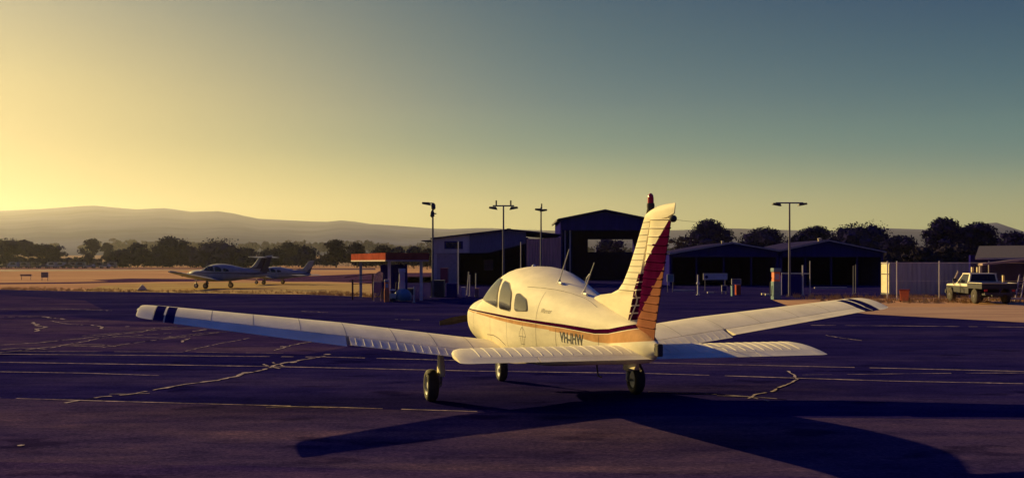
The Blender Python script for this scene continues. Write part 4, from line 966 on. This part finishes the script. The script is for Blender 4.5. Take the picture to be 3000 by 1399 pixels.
# lamp posts --------------------------------------------------------------------------------
def lamp(px, ytop, ybase, D, label, arms, gy=None, pole_mat=m_pole):
    b = P(px, 770, D); h = P(0,ytop,D).z; r_ = empty('lamp_post', (b.x, b.y, 0), 0, label, 'lamp post', 'apron lamp posts')
    mb = MB(); mb.tube([(0,0,0),(0,0,h*.45),(0,0,h)], [.075,.06,.045], 10); mb.disc((0,0,0),(0,0,1),[(0,.16),(.04,.16),(.04,.07)],10); mb.build('pole', pole_mat, r_, smooth=50)
    for kind, dx, dz, dy in arms:
        if kind == 'arm': mb = MB(); mb.tube([(-dx, -dy, h-dz), (dx, dy, h-dz)], .04, 8); mb.build('crossarm', m_pole, r_, smooth=50)
        if kind == 'half': mb = MB(); mb.tube([(0, 0, h-dz), (dx, dy, h-dz)], .035, 8); mb.build('crossarm', m_pole, r_, smooth=50)
        if kind == 'flood':
            mb = MB(); s_ = 1 if dx >= 0 else -1; mb.prism([(dx-.24*s_, dy-.16, h-dz-.11), (dx+.26*s_, dy-.16, h-dz-.02), (dx+.24*s_, dy-.16, h-dz+.08), (dx-.16*s_, dy-.16, h-dz+.07)], (0,.32,0)); mb.build('lamp_head', m_darkmetal, r_, bevel=.015)
        if kind == 'stub': mb = MB(); mb.tube([(dx, dy, h-dz), (dx, dy, h-dz+.34)], .045, 8); mb.build('bracket', m_darkmetal, r_)
        if kind == 'lump': mb = MB(); mb.disc((dx, dy, h-dz), (0,0,1), [(-.2,.03),(-.12,.13),(.1,.12),(.2,.04)], 10); mb.build('fitting', m_darkmetal, r_, smooth=50)
lamp(1268, 594, 845, 56, 'lamp post with a single arm to the left, beside the red canopy', [('half',-.42,.02,0),('flood',-.34,.04,0),('lump',.03,.2,0),('lump',-.03,.62,0),('half',.2,.6,0)])
lamp(1475, 601, 840, 58, 'twin-headed lamp post standing behind the cabin of the large aircraft', [('arm',.62,.03,0),('stub',-.42,.06,0),('stub',.42,.06,0),('flood',-.58,.16,0),('flood',.58,.16,0)])
lamp(1585, 606, 840, 66, 'lamp post with edge-on heads, left of the big hangar', [('arm',.12,.15,.6),('stub',.05,.1,.3),('flood',-.16,.2,-.4),('flood',.16,.2,.4)])
lamp(2313, 593, 835, 57, 'twin-headed lamp post in front of the right-hand hangars', [('arm',.78,.02,0),('flood',-.72,.10,0),('flood',.72,.10,0)])
for px, y0, y1, D, lab in ((1343,706,838,62,'thin pale pole in front of the workshop window'),(1526,708,832,64,'short pale pole left of the pink corrugated wall'),(1368,795,842,60,'leaning thin stake before the workshop bay'),(1376,804,852,58,'pale stake left of the workshop stakes pair'),(1394,800,850,58,'pale stake nearest the aircraft windows'),(2045,804,858,60,'pale standpipe left of the long signboard'),(2352,776,840,60,'thick pale pipe behind the teal pump'),(2373,764,836,60,'tall thin pipe right of the teal pump'),(2500,778,858,62,'left of two close posts before the right hangar'),(2507,774,858,63,'right of two close posts before the right hangar'),(1213,838,866,49.0,'short white stick by the right canopy post')):
    b = P(px,770,D); h = P(0,y0,D).z; mb = MB(); r0 = .05 if 'thick' in lab or 'standpipe' in lab else .028
    mb.tube([(b.x, D, 0), (b.x+(.1 if 'leaning' in lab else 0), D, h)], r0, 8); mb.disc((b.x, D, 0), (0,0,1), [(0,r0*2.4),(.03,r0*2.4),(.03,r0)], 8)
    if 'standpipe' in lab: mb.disc((b.x, D, h*.5), (0,0,1), [(0,.05),(.05,.1),(.12,.1),(.18,.05)], 10)
    thing1('thin_post', mb, m_pole if 'right hangar' in lab else m_polepale, lab, 'post', 'thin posts near the buildings', weld=False)
a = P(2290,800,60); b = P(2374,801,60); mb = MB(); mb.tube([a, b], .035, 8); mb.tube([a, (a.x, 60, 0)], .02, 6); thing1('pipe_rail', mb, m_polepale, 'horizontal pale pipe beside the teal fuel pump', 'pipe', weld=False)
# signboards and clutter before the right hangars
def board(name, x0, x1, y0, y1, D, m, lab, cat, legs=True, frame=None):
    a, b = P(x0,y1,D), P(x1,y0,D); r_ = empty(name, ((a.x+b.x)/2, D, 0), 0, lab, cat); w_ = (b.x-a.x)/2
    mb = MB(); mb.box(-w_, -.02, a.z, w_, .02, b.z); mb.build('panel', m, r_)
    mb = MB(); 
    for q in ((-w_-.02,a.z-.02,w_+.02,a.z),(-w_-.02,b.z,w_+.02,b.z+.02),(-w_-.02,a.z,-w_,b.z),(w_,a.z,w_+.02,b.z)): mb.box(q[0], -.03, q[1], q[2], .03, q[3])
    mb.build('frame', frame or m_polepale, r_, weld=False)
    if legs:
        for x in (-w_*.85, w_*.85): mb = MB(); mb.box(x-.02, .031, 0, x+.02, .07, b.z); mb.build('leg', m_pole, r_)
    return r_
sg_ = board('signboard', 2061, 2130, 801, 818, 70, m_grey, 'long pale grey signboard with a dark emblem, in front of the low hangars', 'sign')
mb = MB(); a = P(2070,812,69.96)-sg_.location; mb.disc((a.x, -.03, a.z+.03), (0,-1,0), [(-.01,.11),(.003,.11),(.004,0)], 18); mb.build('emblem', m_navy, sg_)
board('signboard', 2144, 2170, 817, 832, 60, mat('slate_board', (.10,.09,.18), .6), 'small framed board beside the red cabinet', 'sign')
board('signboard', 1955, 1973, 804, 824, 66, m_teal, 'small teal board right beside the rudder', 'sign')
board('plant_rack', 2115, 2129, 836, 852, 62, m_shed, 'small barred rack under the long signboard', 'rack')
def cab(name, x0, x1, yt, D, m, lab, cat, depth=.4, z0=0.):
    a, b = P(x0,0,D).x, P(x1,0,D).x; mb = MB(); h = P(0,yt,D).z; mb.box(a, D, z0, b, D+depth, h); mb.box(a-.015, D-.015, h+.001, b+.015, D+depth+.015, h+.03); mb.box(a+.03, D-.012, z0+.08, b-.03, D-.001, h-.06)
    return thing1(name, mb, m, lab, cat, weld=False)
cab('cabinet', 2157, 2170, 835, 60, m_redf, 'red cabinet on the apron left of the teal pump', 'cabinet')
cab('cabinet', 2145, 2152, 838, 58, m_teal, 'narrow teal cabinet next to the red one', 'cabinet')
cab('red_tank', 1290, 1311, 786, 66, mat('dull_red_paint', (.20,.02,.07), .8), 'dark red tank against the workshop wall', 'tank', 1.0, .6)
cab('crate', 1352, 1362, 842, 56, m_grey, 'pale crate on the ground before the workshop', 'crate')
cab('crate', 1392, 1402, 846, 55, mat('dusty_red_crate', (.35,.12,.12), .7), 'dusty red crate right of the pale crate', 'crate')
cab('water_tank', 1176, 1212, 846, 60, m_darkmetal, 'low dark box behind the canopy post', 'tank', 1.)
cab('generator', 1262, 1300, 822, 56, m_darkmetal, 'bulky dark machine right of the canopy', 'machine', 1.2)
cab('generator', 1308, 1338, 832, 55, m_shed, 'lower dark machine next to the bulky one', 'machine', 1.)
cab('generator', 2290, 2350, 808, 60, m_shed, 'large dark tank housing behind the teal pump', 'tank', 1.6)
for x0, x1, y, D, lab in ((2073,2092,857,63,'short white wheel stop below the long signboard'),(2232,2244,852,60,'small white block left of the teal pump'),(2243,2260,857,59,'white slab at the foot of the teal pump'),(2387,2482,847,75,'long white bar lying before the right hangar'),(1972,2036,850,68,'dull white pipe lying between rudder and standpipe')):
    a, b = P(x0,0,D).x, P(x1,0,D).x; mb = MB(); mb.box(a, D, .0, b, D+.18, .11); thing1('wheel_stop', mb, m_cream if 'white slab' in lab or 'block' in lab else m_trim, lab, 'barrier', 'pale bars on the ground by the hangars', bevel=.01)

# chain-link fence, bin, pickup -------------------------------------------------------------
fn = empty('wire_fence', (P(2700,0,51).x, 51, 0), 0, 'tall wire fence with thin steel posts before the container and pickup', 'fence'); ox = fn.location.x
zt = P(0,768,51).z
for px in (2600, 2628, 2752, 2897, 3040):
    mb = MB(); x = P(px,0,51).x-ox; mb.tube([(x,0,0),(x,0,zt+.02)], .032, 8); mb.disc((x,0,zt+.02),(0,0,1),[(0,.04),(.04,.03),(.05,0)],8); mb.build('post', m_polepale, fn, smooth=50)
for z in (.12,1.0,zt-.02):
    mb = MB(); mb.tube([(P(2600,0,51).x-ox,0,z),(P(3060,0,51).x-ox,0,z)], .010 if z < 1.5 else .018, 6); mb.build('rail', m_polepale, fn)
mb = MB(); x0, x1 = P(2600,0,51).x-ox, P(3060,0,51).x-ox; st_ = .12; r_ = .0018; n_ = int((x1-x0)/st_)
for i in range(-16, n_):
    for sg in (-1, 1):
        a = x0+i*st_ if sg > 0 else x0+(i+16)*st_; hh = zt-.14; b = a+sg*hh
        za_, zb_ = .12, .12+hh
        lo, hi = (a, b)
        t0, t1 = 0., 1.
        if b == a: continue
        ts = sorted(((x0-a)/(b-a), (x1-a)/(b-a))); t0 = max(t0, ts[0]); t1 = min(t1, ts[1])
        if t1 <= t0: continue
        p0 = (a+(b-a)*t0, za_+hh*t0); p1 = (a+(b-a)*t1, za_+hh*t1)
        mb.face([(p0[0]-r_,.012*sg,p0[1]),(p1[0]-r_,.012*sg,p1[1]),(p1[0]+r_,.012*sg,p1[1]),(p0[0]+r_,.012*sg,p0[1])])
mb.build('wire_mesh', m_polepale, fn, weld=False)
b = G(2650, 884); bn = empty('wheelie_bin', b, R(-25), 'orange-red wheelie bin standing by the wire fence', 'bin')
h_ = P(0,846,b.y).z
mb = MB(); mb.prism([(-.17,-.2,.06),(.17,-.2,.06),(.22,-.24,h_-.08),(-.22,-.24,h_-.08)], (0,.44,0)); mb.build('body', m_lorange, bn, bevel=.02)
mb = MB(); mb.prism([(-.25,-.28,h_-.079),(.25,-.28,h_-.079),(.23,-.27,h_-.02),(-.23,-.27,h_-.02)], (0,.56,0)); mb.build('lid', m_redf, bn, bevel=.015)
for sg in (-1, 1): mb = MB(); mb.disc((sg*.2,.2,.1),(1,0,0),[(-.03,0),(-.03,.1),(.03,.1),(.03,0)],16); mb.build('wheel', m_black, bn)

# pickup, nose away to the left; local x aft, y right
b = G(2868, 886); pk = empty('pickup_truck', b, R(-93), 'battered pale single-cab pickup with a snorkel, behind the wire fence', 'pickup')
m_ute = mat('chalky_cream_car_paint', (.85,.78,.62), .55, var=.1, scale=2)
m_uteS = mat('dark_ute_paint', (.018,.016,.035), .7, var=.3)  # darker tone for the lower body, tray and mirrors
mb = MB()   # bonnet and lower body
mb.prism([(-2.2,-.72,.50),(-1.95,-.72,.50),(-1.9,-.72,.72),(-1.35,-.72,.72),(-1.25,-.72,.50),(.55,-.72,.46),(.55,-.72,.92),(-.95,-.72,.92),(-2.05,-.72,.88),(-2.2,-.72,.82)], (0,1.44,0)); bmesh.ops.bisect_plane(mb.bm, geom=mb.bm.verts[:]+mb.bm.edges[:]+mb.bm.faces[:], plane_co=(0,0,.80), plane_no=(0,0,1))
for f in mb.bm.faces: f.material_index = 1 if f.calc_center_median().z < .79 else 0
mb.build('body', [m_ute, m_uteS], pk, smooth=40)
mb = MB(); mb.prism([(-.92,-.70,.925),(.50,-.70,.925),(.46,-.60,1.42),(-.42,-.60,1.42)], (0,.03,0))
for f in mb.bm.faces: pass
mb.bm.free(); mb = MB()
def cabring(x, w_, z): return [(x,-w_,z),(x,w_,z)]
lo = [(-.95,.70),(.52,.70)]; hi = [(-.38,.60),(.46,.60)]; zl, zh_ = .922, 1.40
v = lambda x, y, z: Vector((x,y,z))
def bar(mb, a, b, r): mb.tube([a, b], r, 6)
mb.box(-.42,-.62,1.38,.50,.62,1.43); 
for sg in (-1, 1):
    mb.prism([v(-.99,sg*.70,zl),v(-.89,sg*.70,zl),v(-.34,sg*.60,1.38),v(-.42,sg*.60,1.38)], (0,-sg*.05,0)); mb.prism([v(.38,sg*.70,zl),v(.53,sg*.70,zl),v(.50,sg*.60,1.38),v(.36,sg*.60,1.38)], (0,-sg*.06,0))
mb.prism([v(.47,-.69,zl),v(.47,.69,zl),v(.47,.68,1.0),v(.47,-.68,1.0)], (.05,0,0))
mb.build('cab', m_ute, pk, weld=False)
mb = MB(); mb.face([v(-.93,-.64,zl),v(-.93,.64,zl),v(-.40,.55,1.38),v(-.40,-.55,1.38)]); mb.build('windscreen', m_glass, pk)
mb = MB(); mb.face([v(.48,-.64,1.0),v(.48,.64,1.0),v(.475,.56,1.38),v(.475,-.56,1.38)]); mb.build('rear_window', m_glass, pk)
for sg in (-1, 1): mb = MB(); mb.face([v(-.88,sg*.685,zl),v(.38,sg*.685,zl),v(.36,sg*.60,1.38),v(-.36,sg*.60,1.38)]); mb.build('side_window', m_glass, pk)
mb = MB(); mb.box(.62,-.80,.72,2.3,.80,.80); mb.box(.62,-.80,.80,.67,.80,1.0); mb.box(2.25,-.80,.80,2.3,.80,.98); mb.box(.67,.75,.80,2.25,.80,.94); mb.box(.67,-.80,.80,2.25,-.75,.94); mb.build('tray', m_uteS, pk, weld=False)
mb = MB(); mb.box(.6,-.82,.94,2.32,.82,.97) if False else mb.tube([(.64,-.79,1.02),(.64,.79,1.02)], .02, 6); mb.tube([(.62,-.79,.98),(2.3,-.79,.98)], .018, 6); mb.tube([(2.3,-.79,.98),(2.3,.79,.98)], .018, 6); mb.tube([(.62,.79,.98),(2.3,.79,.98)], .018, 6); mb.build('tray_rail', m_ute, pk, weld=False)
mb = MB(); mb.tube([(-1.15,-.76,.85),(-1.12,-.78,1.0),(-.72,-.70,1.5),(-.80,-.70,1.55)], [.03,.035,.035,.045], 8); mb.build('snorkel', m_trim, pk, smooth=50)
mb = MB(); mb.box(-2.32,-.75,.42,-2.2,.75,.60); mb.build('bumper', m_darkmetal, pk); mb = MB(); mb.box(2.3,-.7,.45,2.38,.7,.55); mb.build('bumper', m_darkmetal, pk)
for sg in (-1, 1):
    mb = MB(); mb.box(-2.225,sg*.56-.09,.62,-2.19,sg*.56+.09,.78); mb.build('headlight', m_clear, pk)
    mb = MB(); mb.box(2.302,sg*.62-.07,.60,2.325,sg*.62+.07,.70); mb.build('tail_light', m_red, pk)
    mb = MB(); mb.box(-.78,sg*.86-.09,1.02,-.74,sg*.86+.09,1.16); mb.tube([(-.76,sg*.70,1.0),(-.76,sg*.86,1.06)], .012, 6); mb.build('mirror', m_uteS, pk, weld=False)
    for x in (-1.62,1.35):
        mb = MB(); mb.disc((x,sg*.68,.36),(0,sg,0),[(-.11,.2),(-.12,.3),(-.08,.35),(.08,.35),(.12,.3),(.11,.2)],24); wh = mb.build('wheel', m_black, pk, smooth=50)
        mb = MB(); mb.disc((x,sg*.68,.36),(0,sg,0),[(.0,.2),(.1,.2),(.07,.12),(.12,.06),(.12,0)],20); mb.build('rim', m_pole, wh, smooth=40)
mb = MB(); mb.box(-1.9,-.25,.36,2.1,.25,.48); mb.tube([(-1.62,-.6,.36),(-1.62,.6,.36)], .04, 8); mb.tube([(1.35,-.6,.36),(1.35,.6,.36)], .04, 8); mb.build('chassis', m_darkmetal, pk, weld=False)

# field signs, marker, parked cars ------------------------------------------------------------
p = G(131, 822); s_ = board('field_sign', 121, 141, 797, 812, p.y, mat('sign_back_grey', (.16,.14,.15), .7), 'tall grey sign on two legs in the dry field', 'sign')
p = G(75, 819); board('field_sign', 60, 92, 803, 808, p.y, mat('sign_back_brown', (.26,.17,.13), .7), 'long low brown sign left of the tall grey one', 'sign')
p = G(417, 850); mk = empty('gable_marker', p, R(20), 'white gable-shaped boundary marker on the grass edge', 'marker')
mb = MB(); mb.prism([(-.36,-.3,0),(.36,-.3,0),(.05,-.3,.40),(-.05,-.3,.40)], (0,.6,0)); mb.build('panel', mat('marker_white', (.6,.5,.42), .7), mk)
mb = MB(); mb.box(-.40,-.34,-.0,.40,-.305,.05); mb.build('base_board', m_darkmetal, mk)
m_cars = [mat('car_paint_dark', (.03,.03,.06), .3, var=.1, coat=.5), mat('car_paint_silver', (.12,.12,.17), .3, var=.1, coat=.5), mat('car_paint_blue', (.03,.05,.15), .3, var=.1, coat=.5), mat('car_paint_white', (.28,.28,.33), .3, var=.05, coat=.5)]
cnames = ['dark', 'silver', 'blue', 'white']
def car(px, D, m, van, lab):
    r_ = empty('parked_car', ((px-1500)*D/F, D, 0), R(rnd.uniform(-6,6)+90*0), lab, 'van' if van else 'car', 'cars parked along the far road')
    L_ = 2.2; h = 2.3 if van else 1.5
    prof = [(-L_,.35),(L_,.35),(L_,.85),(L_*.95,.95)]+([(L_*.92,h),(-L_*.55,h),(-L_*.8,1.15)] if van else [(L_*.62,h),(-L_*.1,h),(-L_*.5,1.0)])+[(-L_*.97,.85)]
    mb = MB(); mb.prism([(x,-.85,z) for x, z in prof], (0,1.7,0)); mb.build('body', m, r_, bevel=.06)
    wz0, wz1 = (1.3,h-.3) if van else (1.02,h-.12)
    for sg in (-1, 1): mb = MB(); mb.prism([(-L_*.42,sg*.855,wz0),(L_*.6,sg*.855,wz0),(L_*.5,sg*.855,wz1),(-L_*.15,sg*.855,wz1)], (0,sg*.01,0)); mb.build('side_window', m_glass, r_)
    for x in (-1.35,1.35):
        for sg in (-1, 1): mb = MB(); mb.disc((x,sg*.8,.33),(0,1,0),[(-.1,0),(-.1,.33),(.1,.33),(.1,0)],14); mb.build('wheel', m_black, r_)
crs = [(12,0,0),(39,3,1),(70,1,1),(101,0,1),(126,2,0),(151,3,1),(177,3,1),(196,0,0),(212,1,1),(235,2,1),(262,3,0),(286,0,1),(308,3,0),(326,1,1)]
pos = ['at the left edge of the photo','first brighter roof from the left edge','below the forked trunk','below the umbrella-shaped tree','between the two groups of bright roofs','left of a pair with bright roofs','right of a pair with bright roofs','in the gap after the bright pair','left of the lone tree','just left of below the lone tree','below the tall lone tree','just right of below the lone tree','near the right end of the row','last at the right end of the row']
for (px, ci, van), ps in zip(crs, pos): car(px, 395+rnd.uniform(-6,6), m_cars[ci], van, '%s %s in the far row, %s' % (cnames[ci], 'van' if van else 'car', ps))
# overhead wire from the hangar eave to a pole among the trees
mb = MB(); a = P(1925,634,178); b = P(2082,652,178); mb.tube([a+(b-a)*i/10+Vector((0,0,-.2*math.sin(math.pi*i/10))) for i in range(11)], .03, 5); mb.tube([(a.x,178,0),(a.x,178,a.z+.1)], .08, 8); mb.tube([(b.x,178,0),(b.x,178,b.z+.1)], .08, 8)
tag(mb.build('overhead_wire', m_darkmetal, weld=False), 'thin dark overhead wire running from behind the fin into the dark bushy tree', 'wire')
# dry tufts along the edge of the apron and by the fence
mb = MB(); rg = random.Random(3)
def tuft(x, y, h, n):
    for _ in range(n):
        a = rg.uniform(0, 6.28); r = rg.uniform(0,.12); p = Vector((x+r*math.cos(a), y+r*math.sin(a), 0)); t = p+Vector((rg.uniform(-.5,.5)*h, rg.uniform(-.5,.5)*h, h*rg.uniform(.5,1)))
        mb.face([p-Vector((.012,0,0)), p+Vector((.012,0,0)), t])
edge = [(-60,76),(-38,73),(-28.8,67.6),(-12.6,61.6),(-7.6,55.8)]
for a, b in zip(edge, edge[1:]):
    for i in range(300):
        t = rg.random(); tuft(a[0]+(b[0]-a[0])*t+rg.uniform(-.5,.5), a[1]+(b[1]-a[1])*t+rg.uniform(.2,7)*rg.random(), rg.uniform(.08,.22), 5)
for i in range(900): tuft(rg.uniform(15.5,30), rg.uniform(47.5,57), rg.uniform(.1,.35), 6)
tag(mb.build('grass_tufts', m_green, weld=False), 'dry grass tufts along the apron edge and the wire fence', 'grass', kind='stuff')

# ---------------------------------------------------------------- air
hm = bpy.data.materials.new('haze'); hm.use_nodes = True; t = hm.node_tree; t.nodes.clear()
pv = N(t, 'ShaderNodeVolumePrincipled'); pv.inputs['Color'].default_value = (.80,.80,.95,1); pv.inputs['Density'].default_value = .000050; pv.inputs['Anisotropy'].default_value = .62
t.links.new(pv.outputs[0], N(t, 'ShaderNodeOutputMaterial').inputs['Volume'])
mb = MB(); mb.box(-24000,-120,-110,24000,9600,560); hz = mb.build('haze', hm); hz['kind'] = 'stuff'; tag(hz, 'pale evening haze over the field and hills', 'haze')
